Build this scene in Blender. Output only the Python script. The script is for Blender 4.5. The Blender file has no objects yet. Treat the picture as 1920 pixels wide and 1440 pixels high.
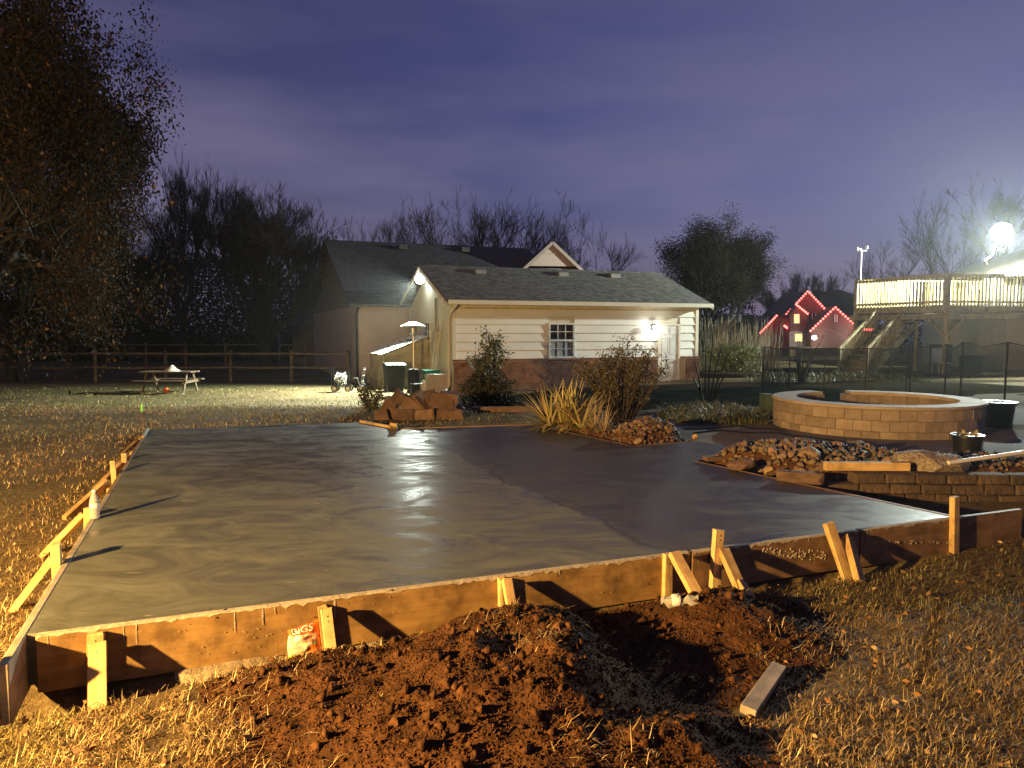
import bpy, math, random
import numpy as np
from mathutils import Vector, Matrix, noise

R = math.radians
random.seed(7)
rng = np.random.default_rng(7)
SC = bpy.context.scene
COL = SC.collection

# ---------------------------------------------------------------- camera
CAM_Z, PITCH, F = 1.80, R(4.1), 1400.0
cam_d = bpy.data.cameras.new('camera')
cam_d.lens = 26.25; cam_d.sensor_width = 36.0
cam_d.clip_start = 0.05; cam_d.clip_end = 3000
cam = bpy.data.objects.new('camera', cam_d)
cam.location = (0, 0, CAM_Z); cam.rotation_euler = (R(90) - PITCH, 0, 0)
COL.objects.link(cam); SC.camera = cam
SC.render.resolution_x = 1024; SC.render.resolution_y = 768
SC.cycles.use_denoising = True
SC.cycles.max_bounces = 4; SC.cycles.diffuse_bounces = 3; SC.cycles.transparent_max_bounces = 12; SC.cycles.volume_bounces = 0
SC.cycles.sample_clamp_indirect = 4.0
SC.cycles.caustics_reflective = False; SC.cycles.caustics_refractive = False
SC.view_settings.view_transform = 'Standard'; SC.view_settings.look = 'None'
SC.view_settings.exposure = 0.0; SC.view_settings.gamma = 1.0
SC.view_settings.use_curve_mapping = False

# ---------------------------------------------------------------- dusk sky
world = bpy.data.worlds.new('World'); SC.world = world; world.use_nodes = True
wn = world.node_tree; wl = wn.links
bg = wn.nodes['Background']
sky = wn.nodes.new('ShaderNodeTexSky'); sky.sky_type = 'NISHITA'; sky.sun_disc = False
sky.sun_elevation = R(-2.6); sky.sun_rotation = R(62); sky.ozone_density = 3.0
tint = wn.nodes.new('ShaderNodeMix'); tint.data_type = 'RGBA'; tint.blend_type = 'MULTIPLY'
tint.inputs[0].default_value = 1.0; tint.inputs[7].default_value = (1.12, 0.92, 1.2, 1)
wl.new(sky.outputs[0], tint.inputs[6])
tc = wn.nodes.new('ShaderNodeTexCoord')
sep = wn.nodes.new('ShaderNodeSeparateXYZ'); wl.new(tc.outputs['Generated'], sep.inputs[0])
mp = wn.nodes.new('ShaderNodeMapping'); mp.inputs['Scale'].default_value = (1.1, 1.1, 5.0)
mp.inputs['Rotation'].default_value = (0, R(14), 0); mp.inputs['Location'].default_value = (2.35, .4, .55)
wl.new(tc.outputs['Generated'], mp.inputs[0])
cn = wn.nodes.new('ShaderNodeTexNoise'); cn.inputs['Scale'].default_value = 1.7
cn.inputs['Detail'].default_value = 5; cn.inputs['Roughness'].default_value = .5
wl.new(mp.outputs[0], cn.inputs[0])
cr = wn.nodes.new('ShaderNodeMapRange'); cr.inputs[1].default_value = .38; cr.inputs[2].default_value = .66
cr.inputs[3].default_value = .25; cr.inputs[4].default_value = .9
wl.new(cn.outputs[0], cr.inputs[0])
# thin dusk cloud, thickest low down
el = wn.nodes.new('ShaderNodeMapRange'); el.inputs[1].default_value = 0.0; el.inputs[2].default_value = .55
el.inputs[3].default_value = 1.0; el.inputs[4].default_value = .6
wl.new(sep.outputs[2], el.inputs[0])
mul = wn.nodes.new('ShaderNodeMath'); mul.operation = 'MULTIPLY'
wl.new(cr.outputs[0], mul.inputs[0]); wl.new(el.outputs[0], mul.inputs[1])
ccol = wn.nodes.new('ShaderNodeMix'); ccol.data_type = 'RGBA'
ccol.inputs[6].default_value = (.112, .100, .182, 1)
ccol.inputs[7].default_value = (.205, .182, .30, 1)
lowm = wn.nodes.new('ShaderNodeMapRange'); lowm.inputs[1].default_value = .42; lowm.inputs[2].default_value = .0
wl.new(sep.outputs[2], lowm.inputs[0]); wl.new(lowm.outputs[0], ccol.inputs[0])
sm = wn.nodes.new('ShaderNodeMix'); sm.data_type = 'RGBA'
wl.new(mul.outputs[0], sm.inputs[0]); wl.new(tint.outputs[2], sm.inputs[6]); wl.new(ccol.outputs[2], sm.inputs[7])
wl.new(sm.outputs[2], bg.inputs[0]); bg.inputs[1].default_value = 1.15

# lamp strengths (the lamps themselves are built with their fixtures below)
P_WARM, P_GABLE, P_YARD, P_SCONCE = 9500, 15500, 17500, 20
warm = bpy.data.lights.new('warm_porch_light', 'POINT'); warm.energy = P_WARM
warm.color = (1.0, .57, .165); warm.shadow_soft_size = .07
wo = bpy.data.objects.new('warm_porch_light', warm); wo.location = (-5.15, .55, 2.0); COL.objects.link(wo)

# ---------------------------------------------------------------- projection helpers (metres from pixels of the 1920 photo)
CP, SP = math.cos(PITCH), math.sin(PITCH)
def ray(px, py):
    a, b = (px - 960) / F, (720 - py) / F
    return Vector((a, CP + b * SP, -SP + b * CP))
def at(px, py, Y):
    d = ray(px, py); return Vector((0, 0, CAM_Z)) + d * (Y / d.y)
def gnd(px, py, z):
    d = ray(px, py); return Vector((0, 0, CAM_Z)) + d * ((z - CAM_Z) / d.z)
def plane_hit(px, py, P, n):
    d = ray(px, py); C = Vector((0, 0, CAM_Z)); return C + d * ((P - C).dot(n) / d.dot(n))
def vx(px, Y): return (px - 960) / F * Y

# ---------------------------------------------------------------- materials
MATS = {}
def nn(nt, t, **kw):
    n = nt.nodes.new(t)
    for k, v in kw.items(): setattr(n, k, v)
    return n
def pm(name, c1, c2=None, scale=(4, 4, 4), rough=.75, rvar=.12, bump=.25, bscale=None, detail=7,
       var=.0, hvar=.0, spec=.35, metal=0.0, trans=0.0, dist=.01, coord='Object', contrast=(.35, .65)):
    """noise-mixed Principled material"""
    if name in MATS: return MATS[name]
    m = bpy.data.materials.new(name); m.use_nodes = True; MATS[name] = m
    nt = m.node_tree; L = nt.links; b = nt.nodes['Principled BSDF']
    c2 = c2 or tuple(x * .7 for x in c1)
    t = nn(nt, 'ShaderNodeTexCoord'); mp = nn(nt, 'ShaderNodeMapping'); mp.inputs['Scale'].default_value = scale
    oi = nn(nt, 'ShaderNodeObjectInfo')
    sc_ = nn(nt, 'ShaderNodeVectorMath', operation='SCALE'); sc_.inputs[0].default_value = (17.3, 9.1, 5.7)
    L.new(oi.outputs['Random'], sc_.inputs['Scale']); L.new(sc_.outputs[0], mp.inputs['Location'])
    L.new(t.outputs[coord], mp.inputs[0])
    n1 = nn(nt, 'ShaderNodeTexNoise'); n1.inputs['Scale'].default_value = 1; n1.inputs['Detail'].default_value = detail
    n1.inputs['Roughness'].default_value = .6
    L.new(mp.outputs[0], n1.inputs[0])
    mr = nn(nt, 'ShaderNodeMapRange'); mr.inputs[1].default_value, mr.inputs[2].default_value = contrast
    L.new(n1.outputs[0], mr.inputs[0])
    mx = nn(nt, 'ShaderNodeMix', data_type='RGBA'); mx.inputs[6].default_value = (*c1, 1); mx.inputs[7].default_value = (*c2, 1)
    L.new(mr.outputs[0], mx.inputs[0])
    out = mx.outputs[2]
    if var or hvar:
        hs = nn(nt, 'ShaderNodeHueSaturation')
        v1 = nn(nt, 'ShaderNodeMapRange'); v1.inputs[3].default_value = 1 - var; v1.inputs[4].default_value = 1 + var
        L.new(oi.outputs['Random'], v1.inputs[0]); L.new(v1.outputs[0], hs.inputs['Value'])
        if hvar:
            v2 = nn(nt, 'ShaderNodeMapRange'); v2.inputs[3].default_value = .5 - hvar; v2.inputs[4].default_value = .5 + hvar
            f = nn(nt, 'ShaderNodeMath', operation='FRACT'); q = nn(nt, 'ShaderNodeMath', operation='MULTIPLY'); q.inputs[1].default_value = 7.31
            L.new(oi.outputs['Random'], q.inputs[0]); L.new(q.outputs[0], f.inputs[0]); L.new(f.outputs[0], v2.inputs[0]); L.new(v2.outputs[0], hs.inputs['Hue'])
        L.new(out, hs.inputs['Color']); out = hs.outputs[0]
    L.new(out, b.inputs['Base Color'])
    r = nn(nt, 'ShaderNodeMapRange'); r.inputs[3].default_value = max(.02, rough - rvar); r.inputs[4].default_value = min(1, rough + rvar)
    L.new(n1.outputs[0], r.inputs[0]); L.new(r.outputs[0], b.inputs['Roughness'])
    b.inputs['Metallic'].default_value = metal; b.inputs['Specular IOR Level'].default_value = spec
    b.inputs['Transmission Weight'].default_value = trans
    if bump:
        n2 = nn(nt, 'ShaderNodeTexNoise'); n2.inputs['Detail'].default_value = 6
        m2 = nn(nt, 'ShaderNodeMapping'); m2.inputs['Scale'].default_value = bscale or tuple(3 * s for s in scale)
        L.new(t.outputs[coord], m2.inputs[0]); L.new(m2.outputs[0], n2.inputs[0]); n2.inputs['Scale'].default_value = 1
        bp = nn(nt, 'ShaderNodeBump'); bp.inputs['Strength'].default_value = bump; bp.inputs['Distance'].default_value = dist
        L.new(n2.outputs[0], bp.inputs['Height']); L.new(bp.outputs[0], b.inputs['Normal'])
    return m
def em(name, c, s):
    if name in MATS: return MATS[name]
    m = bpy.data.materials.new(name); m.use_nodes = True; MATS[name] = m
    b = m.node_tree.nodes['Principled BSDF']; b.inputs['Base Color'].default_value = (*c, 1)
    b.inputs['Emission Color'].default_value = (*c, 1); b.inputs['Emission Strength'].default_value = s
    return m
def colmat(name, rough=.7, spec=.25, transl=0.0):
    """colour from the mesh's own per-blade colour attribute"""
    if name in MATS: return MATS[name]
    m = bpy.data.materials.new(name); m.use_nodes = True; MATS[name] = m
    nt = m.node_tree; b = nt.nodes['Principled BSDF']
    a = nn(nt, 'ShaderNodeAttribute', attribute_name='col'); nt.links.new(a.outputs[0], b.inputs['Base Color'])
    b.inputs['Roughness'].default_value = rough; b.inputs['Specular IOR Level'].default_value = spec
    if transl:
        tr = nn(nt, 'ShaderNodeBsdfTranslucent'); nt.links.new(a.outputs[0], tr.inputs[0])
        ms = nn(nt, 'ShaderNodeMixShader'); ms.inputs[0].default_value = transl
        nt.links.new(b.outputs[0], ms.inputs[1]); nt.links.new(tr.outputs[0], ms.inputs[2])
        nt.links.new(ms.outputs[0], nt.nodes['Material Output'].inputs[0])
    return m
def lumber(name, c1, c2, var=.12, wet=0.0, grain=26, bump=.35, knots=True):
    """sawn wood, grain along local X"""
    if name in MATS: return MATS[name]
    m = bpy.data.materials.new(name); m.use_nodes = True; MATS[name] = m
    nt = m.node_tree; L = nt.links; b = nt.nodes['Principled BSDF']
    t = nn(nt, 'ShaderNodeTexCoord'); oi = nn(nt, 'ShaderNodeObjectInfo')
    off = nn(nt, 'ShaderNodeVectorMath', operation='SCALE'); off.inputs[0].default_value = (31, 7, 13)
    L.new(oi.outputs['Random'], off.inputs['Scale'])
    add = nn(nt, 'ShaderNodeVectorMath', operation='ADD'); L.new(t.outputs['Object'], add.inputs[0]); L.new(off.outputs[0], add.inputs[1])
    mp = nn(nt, 'ShaderNodeMapping'); mp.inputs['Scale'].default_value = (1.4, grain, grain); L.new(add.outputs[0], mp.inputs[0])
    g = nn(nt, 'ShaderNodeTexNoise'); g.inputs['Scale'].default_value = 1; g.inputs['Detail'].default_value = 6; g.inputs['Distortion'].default_value = .6
    L.new(mp.outputs[0], g.inputs[0])
    blot = nn(nt, 'ShaderNodeTexNoise'); blot.inputs['Scale'].default_value = 6; blot.inputs['Detail'].default_value = 10; blot.inputs['Roughness'].default_value = .65
    L.new(add.outputs[0], blot.inputs[0])
    mr = nn(nt, 'ShaderNodeMapRange'); mr.inputs[1].default_value = .3; mr.inputs[2].default_value = .7; L.new(g.outputs[0], mr.inputs[0])
    mx = nn(nt, 'ShaderNodeMix', data_type='RGBA'); mx.inputs[6].default_value = (*c1, 1); mx.inputs[7].default_value = (*c2, 1); L.new(mr.outputs[0], mx.inputs[0])
    m2 = nn(nt, 'ShaderNodeMapRange'); m2.inputs[1].default_value = .42; m2.inputs[2].default_value = .66; m2.inputs[3].default_value = 0; m2.inputs[4].default_value = .85
    L.new(blot.outputs[0], m2.inputs[0])
    mz = nn(nt, 'ShaderNodeMix', data_type='RGBA'); mz.inputs[7].default_value = (*[x * .45 for x in c2], 1)
    L.new(m2.outputs[0], mz.inputs[0]); L.new(mx.outputs[2], mz.inputs[6])
    out = mz.outputs[2]
    if knots:
        vo = nn(nt, 'ShaderNodeTexVoronoi'); vo.inputs['Scale'].default_value = 2.6; vo.inputs['Randomness'].default_value = 1
        fl = nn(nt, 'ShaderNodeVectorMath', operation='MULTIPLY'); fl.inputs[1].default_value = (1, 0, 1); L.new(add.outputs[0], fl.inputs[0]); L.new(fl.outputs[0], vo.inputs[0])
        kr = nn(nt, 'ShaderNodeMapRange'); kr.inputs[1].default_value = .05; kr.inputs[2].default_value = .085; kr.inputs[3].default_value = .8; kr.inputs[4].default_value = 0
        L.new(vo.outputs['Distance'], kr.inputs[0])
        kk = nn(nt, 'ShaderNodeMix', data_type='RGBA'); kk.inputs[7].default_value = (c2[0] * .25, c2[1] * .2, c2[2] * .2, 1)
        L.new(kr.outputs[0], kk.inputs[0]); L.new(out, kk.inputs[6]); out = kk.outputs[2]
    hs = nn(nt, 'ShaderNodeHueSaturation'); v1 = nn(nt, 'ShaderNodeMapRange'); v1.inputs[3].default_value = 1 - var; v1.inputs[4].default_value = 1 + var
    L.new(oi.outputs['Random'], v1.inputs[0]); L.new(v1.outputs[0], hs.inputs['Value']); L.new(out, hs.inputs['Color'])
    L.new(hs.outputs[0], b.inputs['Base Color'])
    b.inputs['Roughness'].default_value = .75 - .35 * wet; b.inputs['Specular IOR Level'].default_value = .3
    bp = nn(nt, 'ShaderNodeBump'); bp.inputs['Strength'].default_value = bump; bp.inputs['Distance'].default_value = .004
    sm_ = nn(nt, 'ShaderNodeMath', operation='ADD'); L.new(g.outputs[0], sm_.inputs[0]); L.new(blot.outputs[0], sm_.inputs[1])
    L.new(sm_.outputs[0], bp.inputs['Height']); L.new(bp.outputs[0], b.inputs['Normal'])
    return m

# ---------------------------------------------------------------- mesh helpers
WMAT = {}         # world matrix of every object that may be a parent
WLOC = {}          # world location of every object (all parents are unrotated)
def ortho(d):
    d = Vector(d).normalized(); a = Vector((0, 0, 1)) if abs(d.z) < .9 else Vector((1, 0, 0))
    x = d.cross(a).normalized(); return x, d.cross(x).normalized()
class MB:
    def __init__(s): s.v = []; s.f = []
    def add(s, vs, fs):
        o = len(s.v); s.v += [tuple(v) for v in vs]; s.f += [tuple(i + o for i in f) for f in fs]
    def box(s, c, size, ax=None):
        """c centre, size full extents, ax = three axes"""
        ax = ax or (Vector((1, 0, 0)), Vector((0, 1, 0)), Vector((0, 0, 1))); c = Vector(c)
        h = [Vector(a) * (d / 2) for a, d in zip(ax, size)]
        vs = [c + h[0] * i + h[1] * j + h[2] * k for i in (-1, 1) for j in (-1, 1) for k in (-1, 1)]
        s.add(vs, [(0, 1, 3, 2), (4, 6, 7, 5), (0, 4, 5, 1), (2, 3, 7, 6), (0, 2, 6, 4), (1, 5, 7, 3)])
    def beam(s, p0, p1, w, h, up=(0, 0, 1)):
        p0, p1 = Vector(p0), Vector(p1); d = (p1 - p0); l = d.length; d /= l
        y = Vector(up).cross(d); y = y.normalized() if y.length > 1e-4 else ortho(d)[0]
        s.box((p0 + p1) / 2, (l, w, h), (d, y, d.cross(y)))
    def prism(s, pts, dz):
        """extrude polygon pts (Vectors) by vector dz"""
        n = len(pts); dz = Vector(dz); pts = [Vector(p) for p in pts]
        s.add(pts + [p + dz for p in pts], [tuple(range(n))[::-1], tuple(range(n, 2 * n))] + [(i, (i + 1) % n, n + (i + 1) % n, n + i) for i in range(n)])
    def tube(s, pts, rad, n=6, cap=True):
        pts = [Vector(p) for p in pts]; k = len(pts)
        rad = rad if hasattr(rad, '__len__') else [rad] * k
        vs = []; x = None
        for i, p in enumerate(pts):
            d = (pts[min(i + 1, k - 1)] - pts[max(i - 1, 0)])
            d = d.normalized() if d.length > 1e-9 else Vector((0, 0, 1))
            if x is None: x, y = ortho(d)
            else:
                x = (x - d * x.dot(d)); x = x.normalized() if x.length > 1e-6 else ortho(d)[0]; y = d.cross(x)
            for j in range(n):
                a = 2 * math.pi * j / n; vs.append(p + x * (math.cos(a) * rad[i]) + y * (math.sin(a) * rad[i]))
        fs = [(i * n + j, i * n + (j + 1) % n, (i + 1) * n + (j + 1) % n, (i + 1) * n + j) for i in range(k - 1) for j in range(n)]
        if cap: fs += [tuple(range(n))[::-1], tuple((k - 1) * n + j for j in range(n))]
        s.add(vs, fs)
    def lathe(s, c, prof, n=20, axis=(0, 0, 1)):
        """prof: list of (radius, height) along axis from c"""
        c = Vector(c); d = Vector(axis).normalized(); x, y = ortho(d); vs = []
        for r, h in prof:
            for j in range(n):
                a = 2 * math.pi * j / n; vs.append(c + d * h + x * (math.cos(a) * r) + y * (math.sin(a) * r))
        k = len(prof)
        fs = [(i * n + j, i * n + (j + 1) % n, (i + 1) * n + (j + 1) % n, (i + 1) * n + j) for i in range(k - 1) for j in range(n)]
        fs += [tuple(range(n))[::-1], tuple((k - 1) * n + j for j in range(n))]
        s.add(vs, fs)
    def build(s, name, mat, parent=None, smooth=False, center=True, **tg):
        me = bpy.data.meshes.new(name)
        if center and s.v:
            a = np.array(s.v); lo, hi = a.min(0), a.max(0); c = np.array([(lo[0] + hi[0]) / 2, (lo[1] + hi[1]) / 2, lo[2]])
        else: c = np.zeros(3)
        me.from_pydata([tuple(np.array(v) - c) for v in s.v], [], s.f)
        fixn(me)
        if smooth: smooth_(me)
        return link(name, me, mat, parent, c, **tg)
def fixn(me):
    import bmesh
    b = bmesh.new(); b.from_mesh(me); bmesh.ops.recalc_face_normals(b, faces=b.faces); b.to_mesh(me); b.free()
def smooth_(me, ang=40):
    me.polygons.foreach_set('use_smooth', [True] * len(me.polygons))
    try: me.set_sharp_from_angle(angle=R(ang))
    except Exception: pass
def tag(o, label=None, cat=None, group=None, kind=None):
    if label: o['label'] = label
    if cat: o['category'] = cat
    if group: o['group'] = group
    if kind: o['kind'] = kind
    return o
def link(name, me, mat, parent=None, loc=(0, 0, 0), **tg):
    o = bpy.data.objects.new(name, me); COL.objects.link(o)
    if mat and not me.materials: me.materials.append(mat)
    place(o, Matrix.Translation(Vector(loc)), parent)
    WLOC[o.name] = Vector(loc)
    return tag(o, **tg)
def place(o, M, parent=None):
    o.matrix_basis = M; WMAT[o.name] = M.copy()
    if parent is not None:
        o.parent = parent; o.matrix_parent_inverse = WMAT[parent.name].inverted()
def thing(name, label, cat, loc=(0, 0, 0), group=None):
    o = bpy.data.objects.new(name, None); COL.objects.link(o); o.location = loc; o.empty_display_size = .1
    WLOC[o.name] = Vector(loc); WMAT[o.name] = Matrix.Translation(Vector(loc)); return tag(o, label, cat, group)
_bev = {}
def chamfer_mesh(name, size, bev, key=None, rough=0.0):
    import bmesh
    b = bmesh.new(); bmesh.ops.create_cube(b, size=1)
    bmesh.ops.scale(b, vec=size, verts=b.verts)
    if bev: bmesh.ops.bevel(b, geom=list(b.edges), offset=bev, segments=1, affect='EDGES')
    if rough:
        for v in b.verts: v.co += Vector([random.uniform(-rough, rough) for _ in range(3)])
    me = bpy.data.meshes.new(name); b.to_mesh(me); b.free(); return me
def basis(p, x, up):
    x = Vector(x).normalized(); y = Vector(up).cross(x)
    y = y.normalized() if y.length > 1e-4 else ortho(x)[0]
    z = x.cross(y); M = Matrix((x, y, z)).transposed().to_4x4(); M.translation = Vector(p); return M
def board(name, p0, p1, w, h, mat, parent=None, up=(0, 0, 1), bev=.004, rough=0.0, me=None, **tg):
    """sawn board from p0 to p1; w across (horizontal), h along `up`; local X is its length"""
    p0, p1 = Vector(p0), Vector(p1); l = (p1 - p0).length
    me = me or chamfer_mesh(name, (l, w, h), bev, rough=rough)
    o = bpy.data.objects.new(name, me); COL.objects.link(o)
    if mat and not me.materials: me.materials.append(mat)
    M = basis((p0 + p1) / 2, p1 - p0, up); place(o, M, parent); WLOC[o.name] = M.translation.copy()
    return tag(o, **tg)
def fast(name, V, T, mat, parent=None, col=None, loc=(0, 0, 0), smooth=False, **tg):
    """triangle mesh from numpy arrays"""
    me = bpy.data.meshes.new(name); V = np.asarray(V, np.float32); T = np.asarray(T, np.int32)
    me.vertices.add(len(V)); me.vertices.foreach_set('co', V.ravel())
    me.loops.add(T.size); me.loops.foreach_set('vertex_index', T.ravel())
    me.polygons.add(len(T)); me.polygons.foreach_set('loop_start', np.arange(0, T.size, 3, dtype=np.int32))
    if smooth: me.polygons.foreach_set('use_smooth', np.ones(len(T), bool))
    me.update(calc_edges=True)
    if col is not None:
        ca = me.color_attributes.new('col', 'FLOAT_COLOR', 'POINT')
        ca.data.foreach_set('color', np.c_[col, np.ones(len(col))].astype(np.float32).ravel())
    return link(name, me, mat, parent, loc, **tg)
def blades(P, L, az, t0, t1, w):
    """bent grass blades: base P(n,3), length, azimuth, lean at base and tip, width -> V,T (5 verts, 3 tris each)"""
    n = len(P); d = np.c_[np.cos(az), np.sin(az), np.zeros(n)]; s = np.c_[-np.sin(az), np.cos(az), np.zeros(n)]
    up = np.array([0, 0, 1.])
    a = d * np.sin(t0)[:, None] + up * np.cos(t0)[:, None]; b = d * np.sin(t1)[:, None] + up * np.cos(t1)[:, None]
    m = P + a * (L * .5)[:, None]; tip = m + b * (L * .5)[:, None]; hw = s * (w / 2)[:, None]
    V = np.stack([P - hw, P + hw, m - hw * .75, m + hw * .75, tip], 1).reshape(-1, 3)
    i = np.arange(n)[:, None] * 5
    T = np.stack([i + [0, 1, 3], i + [0, 3, 2], i + [2, 3, 4]], 1).reshape(-1, 3)
    return V, T
def leaf_cards(P, size, rg, flat=0.0):
    """small kinked leaves (2 tris pairs) at P with random orientation"""
    n = len(P); size = np.asarray(size) * np.ones(n)
    a = rg.normal(size=(n, 3)); a[:, 2] *= 1 - flat; a /= np.linalg.norm(a, axis=1)[:, None]
    b = rg.normal(size=(n, 3)); b -= a * (a * b).sum(1)[:, None]; b /= np.linalg.norm(b, axis=1)[:, None]
    c = np.cross(a, b)
    s = size[:, None]
    V = np.stack([P, P + a * s * .5 + b * s * .28 + c * s * .08, P + a * s, P + a * s * .5 - b * s * .28 + c * s * .08], 1).reshape(-1, 3)
    i = np.arange(n)[:, None] * 4
    T = np.stack([i + [0, 1, 2], i + [0, 2, 3]], 1).reshape(-1, 3)
    return V, T
def mixcol(n, cols, wts, rg, k=1, jit=.18):
    c = np.array(cols)[rg.choice(len(cols), n, p=np.array(wts) / sum(wts))] * (1 + rg.uniform(-jit, jit, (n, 1)))
    return np.repeat(np.clip(c, 0, 1), k, 0)
def vnoise(x, y, s=0):
    x = np.asarray(x, float); y = np.asarray(y, float)
    xi, yi = np.floor(x), np.floor(y); fx, fy = x - xi, y - yi
    fx, fy = fx * fx * (3 - 2 * fx), fy * fy * (3 - 2 * fy)
    def h(a, b):
        v = np.sin(a * 127.1 + b * 311.7 + s * 74.7) * 43758.5453; return v - np.floor(v)
    return (h(xi, yi) * (1 - fx) + h(xi + 1, yi) * fx) * (1 - fy) + (h(xi, yi + 1) * (1 - fx) + h(xi + 1, yi + 1) * fx) * fy
def fbm(x, y, s=0, o=4):
    r = 0; a = .5
    for k in range(o): r = r + a * (vnoise(np.asarray(x) * 2 ** k, np.asarray(y) * 2 ** k, s + k) - .5); a *= .5
    return r
def sstep(a, b, x): t = np.clip((np.asarray(x, float) - a) / (b - a), 0, 1); return t * t * (3 - 2 * t)
def inpoly(x, y, poly):
    x = np.asarray(x); y = np.asarray(y); r = np.zeros(x.shape, bool); n = len(poly)
    for i in range(n):
        x0, y0 = poly[i][:2]; x1, y1 = poly[(i + 1) % n][:2]
        if y0 == y1: continue
        c = ((y0 > y) != (y1 > y)) & (x < (x1 - x0) * (y - y0) / (y1 - y0) + x0); r ^= c
    return r
def polydist(x, y, poly):
    d = np.full(np.shape(x), 1e9); n = len(poly)
    for i in range(n):
        a = np.array(poly[i][:2]); b = np.array(poly[(i + 1) % n][:2]); e = b - a
        t = np.clip(((x - a[0]) * e[0] + (y - a[1]) * e[1]) / (e @ e), 0, 1)
        d = np.minimum(d, np.hypot(x - a[0] - t * e[0], y - a[1] - t * e[1]))
    return d

# ================================================================ SETTING: ground, slab, patio
ZS = .30
g3 = lambda px, py: gnd(px, py, ZS)
FL, FR, BL = g3(50, 1190), g3(1792, 968), g3(280, 806)
SLAB = [FL, FR, g3(1305, 864), g3(1412, 843), g3(1292, 827), g3(1190, 836), g3(1000, 796), g3(745, 804), g3(682, 792), BL]
SP2 = [(p.x, p.y) for p in SLAB]
GA = Vector((-1.89, 24.0, 0)); TH = R(21.5)
GU = Vector((math.cos(TH), math.sin(TH), 0)); GV = Vector((-math.sin(TH), math.cos(TH), 0)); GZ = Vector((0, 0, 1))
def G(u, v, z): return GA + GU * u + GV * v + GZ * z
FU = (FR - FL).normalized(); FN = Vector((FU.y, -FU.x, 0))          # along front form, outward (towards camera)
LU = (BL - FL).normalized(); LN = Vector((-LU.y, LU.x, 0))          # along left form, outward (left)

def hz(x, y):
    x = np.asarray(x, float); y = np.asarray(y, float)
    h0 = .02 + .24 * sstep(4.8, 11, y) + .02 * sstep(3, 8, x)
    T = -.28 + .47 * sstep(-1, 11, x); T = T + (-.34 - T) * sstep(38, 80, y)
    h = h0 + (T - h0) * sstep(13, 22, y)
    near = 1 - sstep(14, 30, y)
    h = h + .05 * fbm(x * 1.1, y * 1.1, 3) * (.35 + .65 * near) + .025 * fbm(x * 5, y * 5, 9, 3) * near
    # scour along the front form and a hole at the near left corner
    d = (x - FL.x) * FN.x + (y - FL.y) * FN.y
    t = (x - FL.x) * FU.x + (y - FL.y) * FU.y
    h = h - .055 * np.exp(-((d - .12) / .12) ** 2) * sstep(-.6, 0, t) * (1 - sstep(5.5, 6.5, t))
    h = h - .10 * np.exp(-((t - .08) / .28) ** 2 - ((d - .12) / .2) ** 2)
    h = np.where(inpoly(x, y, SP2) & (y > 5), np.minimum(h, .2), h)
    return h
def hz1(x, y): return float(hz(np.array([x]), np.array([y]))[0])

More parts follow.
